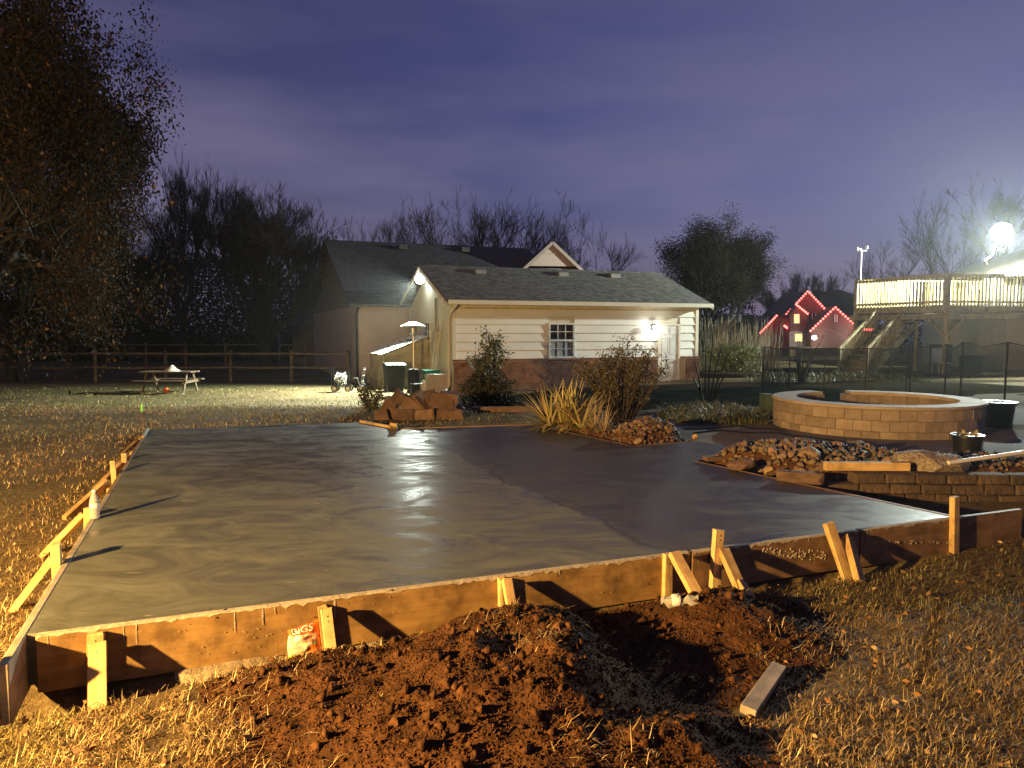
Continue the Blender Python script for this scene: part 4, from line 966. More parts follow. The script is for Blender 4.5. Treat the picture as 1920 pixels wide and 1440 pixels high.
# tall reeds behind
for k, (px, w) in enumerate(((1352, 1.0), (1420, .75))):
    c = Vector((vx(px, 31), 31, .1)); n = 170 if k == 0 else 110; mb = MB()
    o = thing('reed_clump', ('wide clump of tall dry reeds behind the rounded bush', 'narrower clump of tall dry reeds nearer the red lit house')[k], 'reeds', c)
    for i in range(n):
        x, y = rng.normal(0, w * .55), rng.normal(0, .4); h = rng.uniform(1.3, 2.35); q = c + Vector((x, y, -.05)); l = Vector((x * .22 + rng.normal(0, .12), rng.normal(0, .1), h))
        mb.tube([q, q + l * .55, q + l + Vector((rng.normal(0, .06), 0, 0))], [.014, .011, .005], 3, cap=False)
    mb.build('stalks', pm('dry_reed', (.36, .31, .21), (.25, .21, .14), rough=.8, bump=0), o)
# dark glossy canes by the patio
c = Vector((vx(1330, 15.2), 15.2, .25)); o = thing('cane_clump', 'cluster of tall dark bare canes rising from the border grass', 'plant', c); mb = MB()
for (px, top, lean) in ((1312, 655, -14), (1320, 640, 4), (1328, 628, 10), (1336, 645, 18), (1342, 660, 26), (1318, 700, -22), (1346, 690, 20)):
    b0 = Vector((vx(1328 + (px - 1328) * .5, 15.2), 15.2, .22)); t = at(px + lean, top, 15.2); m = (b0 + t) / 2 + Vector((-.04 * lean / 20, 0, 0)); mb.tube([b0, m, t], [.022, .017, .007], 5)
mb.build('canes', m_black, o, smooth=True)
c = Vector((vx(1505, 22), 22, .2)); o = thing('bare_sapling', 'dark bare shrub stems behind the pool fence sign', 'plant', c); mb = MB()
for i in range(11):
    t = c + Vector((rng.normal(0, .3), rng.normal(0, .2), rng.uniform(.9, 1.5))); mb.tube([c + Vector((rng.normal(0, .05), 0, -.05)), (c + t) / 2 + Vector((rng.normal(0, .05), 0, 0)), t], [.03, .02, .008], 4)
mb.build('stems', m_bark, o)
n = 900; P = np.c_[rng.uniform(7.8, 13, n), rng.uniform(23, 25.5, n), np.full(n, .12)]
V, T = blades(P, .18 + .3 * rng.random(n), rng.uniform(0, 6.283, n), rng.uniform(0, .5, n), rng.uniform(.4, 1.6, n), .02 + .015 * rng.random(n))
fast('tall_weeds', V, T, colmat('strap_leaf'), col=mixcol(n, [(.20, .19, .09), (.14, .15, .06), (.32, .28, .15)], [2, 2, 1], rng, 5), label='ragged weeds along the drive behind the pool fence', kind='stuff')

# ---- sandstone blocks piled near the garage corner
blk = [chamfer_mesh('sandstone', s,   .015, rough=.02) for s in ((.40, .27, .21), (.33, .25, .22), (.25, .23, .20))]
for me in blk: me.materials.append(m_sand)
SB = [(712, 790, 0, .0, .0, .2, 2), (733, 775, 0, .0, .1, .3, 2), (752, 777, 0, 0, .1, .1, 1), (795, 778, 0, 0, 0, -.05, 0), (832, 776, 0, .0, 0, .1, 2), (857, 775, 0, 0, 0, .2, 2),
      (768, 757, .30, .2, .5, .5, 1), (757, 744, .42, .1, .45, .3, 0), (786, 748, .40, .6, .7, .3, 1), (806, 752, .34, .3, .8, -.3, 0), (728, 760, .30, .2, .3, -.3, 2), (835, 757, .31, 0, 0, 0, 0), (822, 742, .5, .05, .05, .2, 2), (845, 741, .5, 0, .0, -.1, 1)]
sl = ['brown sandstone block at the left foot of the pile', 'squarish sandstone block in the bottom row, second from left', 'sandstone block in the bottom row under the peaked ones', 'wide sandstone block at the bottom middle of the pile', 'small upright sandstone block at the bottom right', 'last sandstone block at the bottom right by the dark bush',
      'tilted sandstone block in the middle of the pile', 'large peaked sandstone block on top at left', 'peaked sandstone block with pale chip at top centre', 'steeply tipped sandstone block right of centre', 'small tipped sandstone block above the left foot', 'flat sandstone block bridging the right side', 'orange faced sandstone block at the top right', 'grey sided sandstone block at the far top right']
for (px, py, dz, rx, ry, rz, k), lab in zip(SB, sl):
    Yd = 13.0 + .2 * (dz > .1); px = 786 + (px - 786) * .93; zz = hz1(vx(px, Yd), Yd) + .07 + dz * .56
    o = bpy.data.objects.new('sandstone_block', blk[k]); COL.objects.link(o); o.location = (vx(px, Yd), Yd + random.uniform(-.1, .1), zz); o.rotation_euler = (rx * 1.3 + random.uniform(-.12, .12), ry * 1.15 + random.uniform(-.12, .12), rz + random.uniform(-.3, .3)); tag(o, lab, 'stone', 'sandstone blocks piled by the garage')
mb = MB(); a = Vector((vx(885, 14.3), 14.3, hz1(-.8, 14.3))); mb.beam(a + GZ * .05, a + GZ * .05 + Vector((1.35, .1, 0)), .12, .14); mb.build('edging_stone', m_sand, label='long low edging stone in front of the dark bush', cat='stone')
o = None
a = Vector((vx(845, 20), 20, -.15)); mb = MB(); rr = random.Random(4)
gpile = []
for i in range(130):
    x, y = rr.uniform(-2.2, -.9), rr.uniform(15.2, 20); s = rr.uniform(.04, .1); gpile.append((x, y, s))
V = []; T = []; base = np.array([(1, 0, 0), (-1, 0, 0), (0, 1, 0), (0, -1, 0), (0, 0, 1), (0, 0, -1)], float); tri = np.array([(4, 0, 2), (4, 2, 1), (4, 1, 3), (4, 3, 0), (5, 2, 0), (5, 1, 2), (5, 3, 1), (5, 0, 3)])
for i, (x, y, s) in enumerate(gpile): V.append((base * rng.uniform(.5, 1.2, (6, 3)) * s) + [x, y, hz1(x, y) + s * .3]); T.append(tri + 6 * i)
fast('gravel', np.concatenate(V), np.concatenate(T), m_rock, kind='stuff', label='loose stones scattered by the garage corner')
# black iron bench
c = Vector((vx(975, 16.4), 16.4, .08)); o = thing('garden_bench', 'small black metal bench in front of the brick wall', 'bench', c); W2 = .36
for i in range(5): mb = MB(); mb.beam(c + Vector((-W2, -.2 + .1 * i, .42)), c + Vector((W2, -.2 + .1 * i, .42)), .07, .02); mb.build('slat', m_black, o)
for sx in (-1, 1):
    for sy in (-1, 1): mb = MB(); mb.tube([c + Vector((sx * W2 * .9, sy * .18, .42)), c + Vector((sx * W2 * .95, sy * .2, -.08))], .018, 6); mb.build('leg', m_black, o)
# ladder leaning on the brick wall
c = G(.75, -.45, 0); m_alu = pm('aluminium', (.5, .5, .48), (.35, .35, .34), rough=.4, metal=.8, bump=.1)
o = thing('ladder', 'metal step ladder leaning at the brick wall behind the bush', 'ladder', c)
for s in (0, .42): mb = MB(); mb.beam(G(.95 + s, -.75, -.15), G(.45 + s, -.12, .85), .03, .07); mb.build('rail', m_alu, o)
for k in range(5): t = (k + .5) / 5; mb = MB(); mb.beam(G(.95 - .5 * t, -.75 + .63 * t, -.15 + t), G(1.37 - .5 * t, -.75 + .63 * t, -.15 + t), .05, .03); mb.build('rung', m_alu, o)

# ================================================================ POOL FENCE
m_net = bpy.data.materials.new('mesh_net'); m_net.use_nodes = True; nt = m_net.node_tree
bb = nt.nodes['Principled BSDF']; bb.inputs['Base Color'].default_value = (.035, .055, .045, 1); bb.inputs['Roughness'].default_value = .8
tr = nn(nt, 'ShaderNodeBsdfTransparent'); ms = nn(nt, 'ShaderNodeMixShader'); ms.inputs[0].default_value = .36
nt.links.new(tr.outputs[0], ms.inputs[1]); nt.links.new(bb.outputs[0], ms.inputs[2]); nt.links.new(ms.outputs[0], nt.nodes['Material Output'].inputs[0])
pf = thing('pool_fence', 'black mesh pool safety fence on slim posts behind the ring', 'fence', (9, 16, .22))
posts = [(1432, 650, 733, 21), (1482, 651, 729, 21), (1548, 652, 735, 20.3), (1626, 652, 738, 19.4), (1703, 651, 742, 18.4), (1710, 648, 742, 18.3), (1776, 645, 740, 17.2), (1806, 641, 745, 16.8), (1890, 641, 760, 15.2), (1990, 640, 790, 13.5)]
pts = []
for px, t_, b_2, Yd in posts:
    t = at(px, t_, Yd); bt_ = Vector((t.x - .02, t.y, .2)); pts.append((t, bt_)); mb = MB(); mb.tube([bt_, t], .02, 8); mb.build('post', m_black, pf, smooth=True)
for i in range(len(pts) - 1):
    (t0, b0), (t1, b1_) = pts[i], pts[i + 1]
    if i == 4: continue
    mb = MB(); n = 10; m = 8; vs = []
    for k in range(n + 1):
        for j in range(m + 1):
            u, v = k / n, j / m; p = b0.lerp(b1_, u).lerp(t0.lerp(t1, u), v); sag = .05 * math.sin(math.pi * u) * v ** 3 * (2.2 if i >= 6 else 1); amp = .05 if i >= 6 else .012
            vs.append(p + Vector((0, amp * math.sin(u * 9 + v * 4 + i) * math.sin(math.pi * u), -sag)))
    mb.add(vs, [(k * (m + 1) + j, (k + 1) * (m + 1) + j, (k + 1) * (m + 1) + j + 1, k * (m + 1) + j + 1) for k in range(n) for j in range(m)]); mb.build('net_panel', m_net, pf, smooth=True)
    mb = MB(); mb.tube([t0 - GZ * .01, t0.lerp(t1, .5) - GZ * (.012 + (.10 if i >= 6 else .04)), t1 - GZ * .01], .010, 5); mb.build('top_cord', m_black, pf)
s = at(1487, 662, 20.9); mb = MB(); mb.box(s, (.16, .01, .18)); mb.build('notice_plate', pm('pale_green_plate', (.45, .55, .42), rough=.5, bump=0), label='pale green blank notice plate hung on the pool fence', cat='sign')

# ================================================================ GARAGE
m_siding = pm('cream_siding', (.74, .74, .68), (.65, .65, .60), (1, 1, 1), rough=.6, bump=.12, bscale=(2, 2, 60), var=.04, dist=.004)
m_gable = pm('beige_wall', (.64, .61, .49), (.55, .52, .41), (1, 1, 1), rough=.7, bump=.1)
m_trim = pm('cream_trim', (.70, .66, .53), (.62, .58, .46), (2, 2, 2), rough=.5, bump=.05)
m_brick = pm('red_brick', (.22, .105, .068), (.12, .058, .04), (5, 5, 5), rough=.88, bump=.4, bscale=(30, 30, 30), contrast=(.4, .6), dist=.006)
m_mortar = pm('mortar', (.42, .36, .29), (.33, .28, .22), (10, 10, 10), rough=.95, bump=.3)
m_shingle = pm('grey_shingle', (.175, .172, .148), (.075, .075, .066), (4.5, 4.5, 11), rough=.92, bump=.6, bscale=(24, 24, 24), dist=.01, contrast=(.38, .62))
m_glass = pm('dark_window_glass', (.06, .062, .066), (.015, .017, .019), (2, 2, 2), rough=.06, rvar=.03, bump=.03, spec=.6)
W_, D_ = 9.36, 6.0
gar = thing('garage', 'cream sided garage with brick base, white door and grey shingle roof', 'garage', G(W_ / 2, D_ / 2, 0))
AX = (GU, GV, GZ)
def gbox(name, u0, u1, v0, v1, z0, z1, mat, parent=gar, **k):
    mb = MB(); mb.box(G((u0 + u1) / 2, (v0 + v1) / 2, (z0 + z1) / 2), (u1 - u0, v1 - v0, z1 - z0), AX); return mb.build(name, mat, parent, **k)
wall = gbox('wall', .02, W_ - .02, .06, D_, -.6, 2.62, m_gable)
# gable infill walls
def gable_tri(u, th, z0, z1, vmid, half, name, mat, parent):
    mb = MB(); mb.prism([G(u, vmid - half, z0), G(u, vmid + half, z0), G(u, vmid, z1)], GU * th); return mb.build(name, mat, parent)
gable_tri(.03, .1, 2.6, 3.95, 3.0, 3.0, 'gable', m_gable, gar); gable_tri(W_ - .13, .1, 2.6, 3.95, 3.0, 3.0, 'gable', m_gable, gar)
# lap siding boards with overlaps; cut round window and door
wu0, wu1, wz0, wz1 = 3.36, 4.34, .86, 2.06; du0, du1, dz1 = 7.66, 8.60, 2.04
zr = .86; rowh = .284
while zr < 2.58:
    z1 = min(zr + rowh, 2.60)
    segs = [(0.06, W_ - .06)]
    def cut(segs, a, b): return [s for x0, x1 in segs for s in ((x0, min(x1, a)), (max(x0, b), x1)) if s[1] - s[0] > .03]
    if zr < wz1 - .02: segs = cut(segs, wu0, wu1)
    if zr < dz1 - .02: segs = cut(segs, du0, du1)
    for x0, x1 in segs:
        mb = MB(); mb.prism([G(x0, .058, zr + .002), G(x0, .008, zr + .005), G(x0, .012, zr + .03), G(x0, .044, z1 + .01), G(x0, .058, z1 + .01)], GU * (x1 - x0)); mb.build('siding_board', m_siding, gar)
    zr = z1
# brick wainscot: bricks proud of the mortar, real but too small to pick apart
gbox('mortar_base', .02, du0, -.03, .058, -.6, .80, m_mortar); gbox('mortar_base', 8.75, W_, -.10, .058, -.6, .80, m_mortar)
def bricks(u0, u1, v, z0, z1, th=.02):
    mb = MB(); z = z0; r = 0; rr = random.Random(5)
    while z < z1 - .03:
        u = u0 - (.11 if r % 2 else 0)
        while u < u1:
            a, b = max(u, u0), min(u + .205, u1)
            if b - a > .02: d = rr.uniform(-.003, .003); mb.box(G((a + b) / 2, v - th / 2 + .004 + d, z + .030), (b - a, th, .058), AX)
            u += .215
        z += .070; r += 1
    return mb
bricks(.02, du0 - .02, -.03, -.35, .80).build('bricks', m_brick, gar, kind='stuff')
bricks(8.75, W_, -.10, -.2, .80).build('bricks', m_brick, gar, kind='stuff')
for a, b, vv in ((.0, du0 - .02, -.065), (8.73, W_ + .02, -.135)): gbox('brick_sill', a, b, vv, .058, .80, .86, m_brick)
gbox('corner_trim', -.02, .09, -.0, .10, .86, 2.62, m_trim); gbox('corner_trim', W_ - .10, W_ + .02, .0, .1, .86, 2.62, m_trim)
gbox('soffit', -.28, W_ + .28, -.40, .06, 2.62, 2.655, m_trim)
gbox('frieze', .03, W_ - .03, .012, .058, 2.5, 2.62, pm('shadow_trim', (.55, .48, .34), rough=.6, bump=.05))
gbox('gutter', -.30, W_ + .30, -.50, -.40, 2.63, 2.76, m_trim)
# window
wn_ = gbox('window', wu0, wu1, .03, .058, wz0, wz1, m_glass); m_wf = pm('white_vinyl', (.78, .78, .74), rough=.4, bump=.02)
for a in ((wu0, wu0 + .06, wz0, wz1), (wu1 - .06, wu1, wz0, wz1)): gbox('window_frame', a[0], a[1], -.02, .045, a[2], a[3], m_wf, wn_)
for z0, z1 in ((wz0, wz0 + .06), (wz1 - .06, wz1), (1.43, 1.50)): gbox('window_frame', wu0 + .06, wu1 - .06, -.018, .043, z0, z1, m_wf, wn_)
for k in (1, 2): gbox('muntin', wu0 + .06 + (wu1 - wu0 - .12) * k / 3 - .012, wu0 + .06 + (wu1 - wu0 - .12) * k / 3 + .012, .005, .034, wz0 + .06, wz1 - .06, m_wf, wn_)
for z in (1.18, 1.76): gbox('muntin', wu0 + .06, wu1 - .06, .007, .032, z - .012, z + .012, m_wf, wn_)
gbox('lace_curtain', wu0 + .06, wu1 - .06, .024, .029, wz0 + .06, 1.43, pm('lace', (.42, .41, .38), (.24, .235, .22), (30, 30, 8), rough=.9, bump=.3), wn_)
# door, six panels
door = gbox('door', du0 + .07, du1 - .07, .02, .058, -.05, dz1 - .06, m_wf)
for z0, z1 in ((.15, .78), (.95, 1.55), (1.65, 1.88)):
    for u0, u1 in ((du0 + .17, du0 + .43), (du0 + .51, du0 + .77)):
        for q in ((u0, u1, z0, z0 + .025), (u0, u1, z1 - .025, z1), (u0, u0 + .025, z0 + .025, z1 - .025), (u1 - .025, u1, z0 + .025, z1 - .025)): gbox('panel_moulding', q[0], q[1], .008, .0205, q[2], q[3], m_wf, door)
        gbox('panel', u0 + .04, u1 - .04, .012, .0205, z0 + .04, z1 - .04, m_wf, door)
mb = MB(); mb.lathe(G(du0 + .15, .02, .92), [(.02, 0), (.02, .02), (.03, .04), (.03, .06), (.01, .07)], 12, axis=-GV); mb.build('door_knob', pm('brass', (.5, .35, .12), rough=.3, metal=1, bump=0), door)
for a in ((du0, du0 + .07, -.05, dz1), (du1 - .07, du1, -.05, dz1), (du0 + .07, du1 - .07, dz1 - .06, dz1)): gbox('door_casing', a[0], a[1], -.015, .06, a[2], a[3], m_trim)
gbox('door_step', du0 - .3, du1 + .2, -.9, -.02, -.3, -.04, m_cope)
# roof with stepped shingle courses
def courses(origin, U, V, L, run, z0, z1, n, th=.05):
    """one roof slope: eave line at origin along U, climbing along V"""
    mb = MB()
    dz = z1 - z0
    for i in range(n):
        a, b = i / n, (i + 1) / n + .25 / n; b = min(b, 1.0)
        p0 = origin + V * (run * a) + GZ * (z0 + dz * a + .022); p1 = origin + V * (run * b) + GZ * (z0 + dz * b + .008)
        mb.prism([p0, p1, p1 - GZ * th, p0 - GZ * th], U * L)
    return mb
rf = courses(G(-.32, -.46, 0), GU, GV, W_ + .64, 3.46, 2.71, 4.07, 24).build('roof', m_shingle, gar)
courses(G(-.32, 6.46, 0), GU, -GV, W_ + .64, 3.44, 2.71, 4.06, 24).build('roof', m_shingle, gar)
mb = MB(); mb.prism([G(-.34, 2.84, 4.02), G(-.34, 3.0, 4.125), G(-.34, 3.16, 4.02)], GU * (W_ + .68)); mb.build('ridge_cap', m_shingle, rf)
for s, v0, v1 in ((-.34, -.46, 3.0), (-.34, 6.46, 3.0), (W_ + .32, -.46, 3.0), (W_ + .32, 6.46, 3.0)):
    mb = MB(); mb.beam(G(s, v0, 2.62), G(s, v1, 3.98), .03, .14); mb.build('rake_board', m_trim, gar)
for u in (1.75, 5.0, 7.2):
    mb = MB(); c = G(u, 2.45, 3.93); mb.prism([c + GU * -.2 + GV * .14 + GZ * -.08, c + GU * -.2 - GV * .18 + GZ * -.12, c + GU * -.2 - GV * .18 + GZ * .02, c + GU * -.2 + GV * .14 + GZ * .09], GU * .4); mb.build('roof_vent', pm('vent_metal', (.26, .25, .21), rough=.6, bump=.1), rf)
# downspout at the near corner of the gable
mb = MB(); dsp = [G(-.02, -.44, 2.62), G(-.10, -.05, 2.35), G(-.10, .15, 2.2), G(-.10, .15, .05), G(-.14, .15, -.06), G(-.4, -.25, -.14), G(-.85, -.7, -.2)]
mb.tube(dsp, .045, 8); mb.build('downspout', m_trim, gar, smooth=True)
# gable side window and meter
w2 = gbox('window', -.02, .03, 2.75, 3.35, 1.45, 2.05, m_glass)
for q in ((2.7, 2.76, 1.4, 2.1), (3.34, 3.4, 1.4, 2.1), (3.02, 3.06, 1.4, 2.1)): gbox('window_frame', -.04, .015, q[0], q[1], q[2], q[3], m_wf, w2)
for z in (1.4, 1.74, 2.06): gbox('window_frame', -.037, .012, 2.76, 3.34, z, z + .05, m_wf, w2)
mt = gbox('electric_meter', -.16, .03, 1.62, 1.98, .95, 1.75, pm('meter_grey', (.5, .5, .46), rough=.5, bump=.05)); gbox('conduit', -.09, -.02, 1.76, 1.84, 1.75, 2.9, m_alu, mt)
# ---- gable flood light
m_led = em('led_glow', (.88, 1.0, .93), 45)
def flood(name, label, pos, aim, power, color, mount, soft, lens_r, spot=None):
    """dusk to dawn lamp: metal hood on an arm with a glowing refractor globe below it"""
    o = thing(name, label, 'lamp', pos); d = Vector(aim).normalized()
    mb = MB(); mb.lathe(pos - d * (lens_r * 1.5), [(lens_r * .35, 0), (lens_r * .6, lens_r * .25), (lens_r * .75, lens_r * .8), (lens_r * .7, lens_r * .85)], 20, axis=d); mb.build('housing', m_alu, o, smooth=True)
    mb = MB(); mb.lathe(pos - d * (lens_r * .72), [(lens_r * .68, 0), (lens_r * .96, lens_r * .4), (lens_r, lens_r * .75), (lens_r * .9, lens_r * 1.2), (lens_r * .55, lens_r * 1.55), (.01, lens_r * 1.7)], 24, axis=d); mb.build('refractor', m_led, o, smooth=True)
    mb = MB(); mb.tube([pos - d * (lens_r * 1.45)] + mount, .024, 8); mb.build('arm', m_alu, o, smooth=True)
    l = bpy.data.lights.new(name + '_light', 'SPOT' if spot else 'POINT'); l.energy = power; l.color = color; l.shadow_soft_size = soft
    if spot: l.spot_size = R(spot); l.spot_blend = .8
    lo = bpy.data.objects.new(name + '_light', l); COL.objects.link(lo); place(lo, basis(pos + d * (lens_r * 1.05 + soft), ortho(d)[0], -d), o)
    return o
gp_ = G(-.30, 3.0, 3.62)
flood('flood_light', 'glaring white flood light high on the garage gable', gp_, (-GU * .8 - GV * .32 - GZ * .6), P_GABLE, (.90, 1.0, .84), [G(-.10, 3.06, 3.74), G(.03, 3.06, 3.74)], .08, .17, spot=115)
# ---- door sconce
sp = G(7.42, -.02, 1.93); o = thing('wall_sconce', 'small lit wall lantern beside the garage door', 'lamp', sp)
mb = MB(); mb.box(sp + GV * .02, (.11, .03, .2), AX); mb.build('back_plate', m_black, o)
mb = MB(); mb.tube([sp, sp - GV * .09 + GZ * .08, sp - GV * .13 + GZ * .06], .012, 6); mb.build('arm', m_black, o)
mb = MB(); mb.lathe(sp - GV * .13 - GZ * .10, [(.03, 0), (.055, .03), (.065, .12), (.04, .15)], 12); mb.build('globe', em('sconce_glow', (1, .98, .9), 26), o, smooth=True)
mb = MB(); mb.lathe(sp - GV * .13 + GZ * .05, [(.075, 0), (.03, .05), (.01, .07)], 12); mb.build('lantern_cap', m_black, o, smooth=True)
l = bpy.data.lights.new('sconce_light', 'POINT'); l.energy = P_SCONCE; l.color = (1, .97, .86); l.shadow_soft_size = .05
lo = bpy.data.objects.new('sconce_light', l); COL.objects.link(lo); place(lo, Matrix.Translation(sp - GV * .26 - GZ * .05), o)

# ================================================================ LEAN-TO AND YARD GEAR BY THE GABLE
m_ply = pm('stained_panel', (.42, .37, .25), (.22, .18, .10), (1.5, 1.5, 3), rough=.8, bump=.2)
m_tin = pm('pale_corrugated', (.70, .68, .60), (.52, .49, .42), (3, 3, 3), rough=.45, bump=.2)
sh = thing('lean_to_shed', 'low lean-to shed with pale roof panels against the gable wall', 'shed', G(-.8, 4.2, -.28))
gbox('side_wall', -1.58, -.0, 2.98, 3.02, -.4, .95, m_ply, sh)
mb = MB(); mb.prism([G(-1.58, 2.98, .95), G(-.02, 2.98, .95), G(-.02, 2.98, 1.56)], GV * .04); mb.build('side_wall', m_ply, sh)
gbox('front_panel', -1.64, -1.59, 2.98, 5.4, -.4, .93, m_ply, sh)
for i in range(5):
    v0 = 2.86 + i * .52; d = random.uniform(-.04, .05)
    mb = MB(); mb.beam(G(-1.78 - d, v0 + .26, .95 + random.uniform(-.02, .02) + .012 * (i % 2)), G(-.04, v0 + .26, 1.60 + .012 * (i % 2)), .54, .025); mb.build('roof_panel', m_tin, sh)
for u in (-1.2, -.75): mb = MB(); mb.beam(G(u, 2.9, .95 + (1.78 + u) * .37 + .045), G(u + .05, 4.6, .95 + (1.78 + u) * .37 + .06), .05, .03); mb.build('batten', m_grey, sh)
mb = MB(); mb.box(G(-.62, 3.25, 1.45), (.3, .22, .1), (GU, GV, GZ)); mb.build('tarp_scrap', m_black, label='dark scrap lying on the lean-to roof', cat='scrap')
def tp(u, v, z=-.28): return G(u, v, z)
# trash can
c = tp(-1.42, 2.3, -.30); o = thing('trash_can', 'dark green wheeled trash can in front of the lean-to', 'bin', c); m_bin = pm('dark_bin', (.012, .018, .016), (.008, .012, .01), rough=.5, bump=.05)
mb = MB(); vs = [c + GU * (sx * (.26 if z == 0 else .32)) + GV * (sy * (.26 if z == 0 else .33)) + GZ * z for z in (0, .88) for sx, sy in ((-1, -1), (1, -1), (1, 1), (-1, 1))]
mb.add(vs, [(0, 1, 2, 3), (4, 5, 6, 7), (0, 1, 5, 4), (1, 2, 6, 5), (2, 3, 7, 6), (3, 0, 4, 7)]); mb.build('bin_body', m_bin, o)
mb = MB(); vs = []; prof = [(-.36, .88), (-.36, .93), (-.2, .99), (.2, 1.0), (.36, .94), (.36, .88)]
mb.prism([c - GU * .345 + GV * a + GZ * z for a, z in prof], GU * .69); mb.build('lid', m_bin, o)
for s in (-1, 1): mb = MB(); mb.lathe(c + GU * (s * .27) + GV * .25 + GZ * .1, [(.1, -.03), (.1, .03)], 14, axis=GU); mb.build('wheel', m_black, o)
# patio heater
c = tp(-.92, 1.55, -.30); o = thing('patio_heater', 'tall patio heater with round dished reflector by the gable', 'heater', c)
m_steel = pm('stainless', (.62, .60, .54), (.5, .48, .43), rough=.3, metal=.9, bump=.05)
mb = MB(); mb.lathe(c, [(.24, 0), (.24, .06), (.21, .10), (.2, .75), (.17, .8), (.05, .82)], 20); mb.build('base_drum', pm('heater_black', (.02, .02, .02), rough=.4, bump=.05), o, smooth=True)
mb = MB(); mb.tube([c + GZ * .8, c + GZ * 1.95], .035, 10); mb.build('pole', m_steel, o, smooth=True)
mb = MB(); mb.lathe(c + GZ * 1.93, [(.05, 0), (.14, .06), (.15, .26), (.1, .30)], 16); mb.build('burner', m_alu, o, smooth=True)
mb = MB(); mb.lathe(c + GZ * 2.24, [(.43, 0), (.42, .015), (.22, .10), (.02, .16)], 28); mb.build('reflector', m_tin, o, smooth=True)
mb = MB(); mb.box(tp(-.98, 1.0, -.12), (.34, .34, .34), AX); mb.build('storage_cube', m_bin, label='small dark box standing left of the gas bottle', cat='box')
c = tp(-.72, .85, -.30); o = thing('gas_bottle', 'grey propane gas bottle beside the tan tote', 'gas bottle', c)
mb = MB(); mb.lathe(c, [(.12, 0), (.12, .03), (.16, .07), (.165, .12), (.165, .30), (.14, .37), (.06, .41)], 20); mb.build('tank', pm('tank_grey', (.5, .48, .42), rough=.5, bump=.05), o, smooth=True)
mb = MB(); mb.lathe(c + GZ * .38, [(.10, 0), (.10, .09), (.09, .09), (.09, 0)], 16); mb.build('collar', m_alu, o)
mb = MB(); mb.lathe(c + GZ * .40, [(.02, 0), (.02, .06), (.035, .06), (.03, .09)], 8); mb.build('valve', m_black, o)
def tote(c, sx, sy, sz, mat, lidm, name, label):
    o = thing(name, label, 'tote', c); mb = MB()
    vs = [c + GU * (a * sx * k) + GV * (b * sy * k) + GZ * z for z, k in ((0, .44), (sz, .5)) for a, b in ((-1, -1), (1, -1), (1, 1), (-1, 1))]
    mb.add(vs, [(0, 1, 2, 3), (4, 5, 6, 7), (0, 1, 5, 4), (1, 2, 6, 5), (2, 3, 7, 6), (3, 0, 4, 7)]); mb.build('tub', mat, o)
    mb = MB(); mb.box(c + GZ * (sz + .015), (sx * 1.06, sy * 1.08, .05), AX); mb.build('lid', lidm, o)
    mb = MB(); mb.box(c + GZ * (sz * .68) - GV * (sy * .49), (sx * .22, .02, .07), AX); mb.build('handle', lidm, o)
m_tanp = pm('tan_plastic', (.46, .40, .33), (.40, .35, .28), rough=.55, bump=.04); m_grnp = pm('green_plastic', (.02, .17, .13), (.015, .13, .10), rough=.5, bump=.04)
tote(tp(-.02 - .42, .42, -.24), .66, .5, .58, m_tanp, m_tanp, 'tan_tote', 'tan storage tote beside the downspout')
tote(tp(-.40, 1.25, .10), .5, .42, .34, m_grnp, m_grnp, 'green_tote', 'teal green storage tote behind the tan one')
mb = MB(); mb.box(tp(-.40, 1.25, -.10), (.5, .42, .40), AX); mb.build('grey_crate', m_ply, label='weathered crate under the teal green tote', cat='crate')
for k, (u0, v0, u1, v1, h, lab) in enumerate(((-.35, 1.55, -.06, 1.6, 2.05, 'leftmost pole leaning on the gable wall'), (-.33, 1.3, -.07, 1.15, 2.2, 'middle pole leaning on the gable wall by the meter'), (-.30, 1.15, -.07, 1.0, 2.15, 'rightmost pole leaning on the gable wall'))):
    mb = MB(); mb.tube([tp(u0, v0, .1), tp(u1, v1, h)], .018, 6); mb.build('leaning_pole', m_tin, label=lab, cat='pole', group='poles leaning on the gable')
# ---- hose reel cart and hand truck
def wheel(c, r, ax, o, w=.05):
    t = MB(); t.lathe(c - ax * (w / 2), [(r * .62, 0), (r * .95, .004), (r, w * .3), (r, w * .7), (r * .95, w - .004), (r * .62, w)], 18, axis=ax); ty = t.build('wheel', m_black, o, smooth=True)
    h = MB(); h.lathe(c - ax * (w / 2 + .004), [(.03, 0), (r * .6, .004), (r * .6, w + .004), (.03, w + .008)], 14, axis=ax); h.build('rim', m_white, ty)
Yc = 25.2; zc = -.26; c = Vector((vx(637, Yc), Yc, zc)); o = thing('hose_reel_cart', 'small wheeled hose reel cart with pale coiled hose on the lawn', 'cart', c)
for sx, rr_ in ((-.16, .11), (.30, .11)):
    wheel(c + Vector((sx, -.2, .11)), rr_, Vector((0, 1, 0)), o); wheel(c + Vector((sx, .2, .11)), rr_, Vector((0, 1, 0)), o)
mb = MB()
for y in (-.18, .18):
    mb.tube([c + Vector((-.34, y, .74)), c + Vector((-.26, y, .74)), c + Vector((-.24, y, .2)), c + Vector((.3, y, .12)), c + Vector((.26, y, .76))], .016, 6)
    mb.tube([c + Vector((-.2, y, .12)), c + Vector((.02, y, .45)), c + Vector((.3, y, .12))], .014, 6)
mb.build('frame', m_black, o)
m_hose = pm('pale_hose', (.42, .42, .38), (.3, .3, .27), rough=.5, bump=0)
mb = MB(); mb.lathe(c + Vector((-.17, 0, .46)), [(.08, 0), (.08, .38)], 12, axis=(1, 0, 0)); dr = mb.build('drum', m_hose, o)
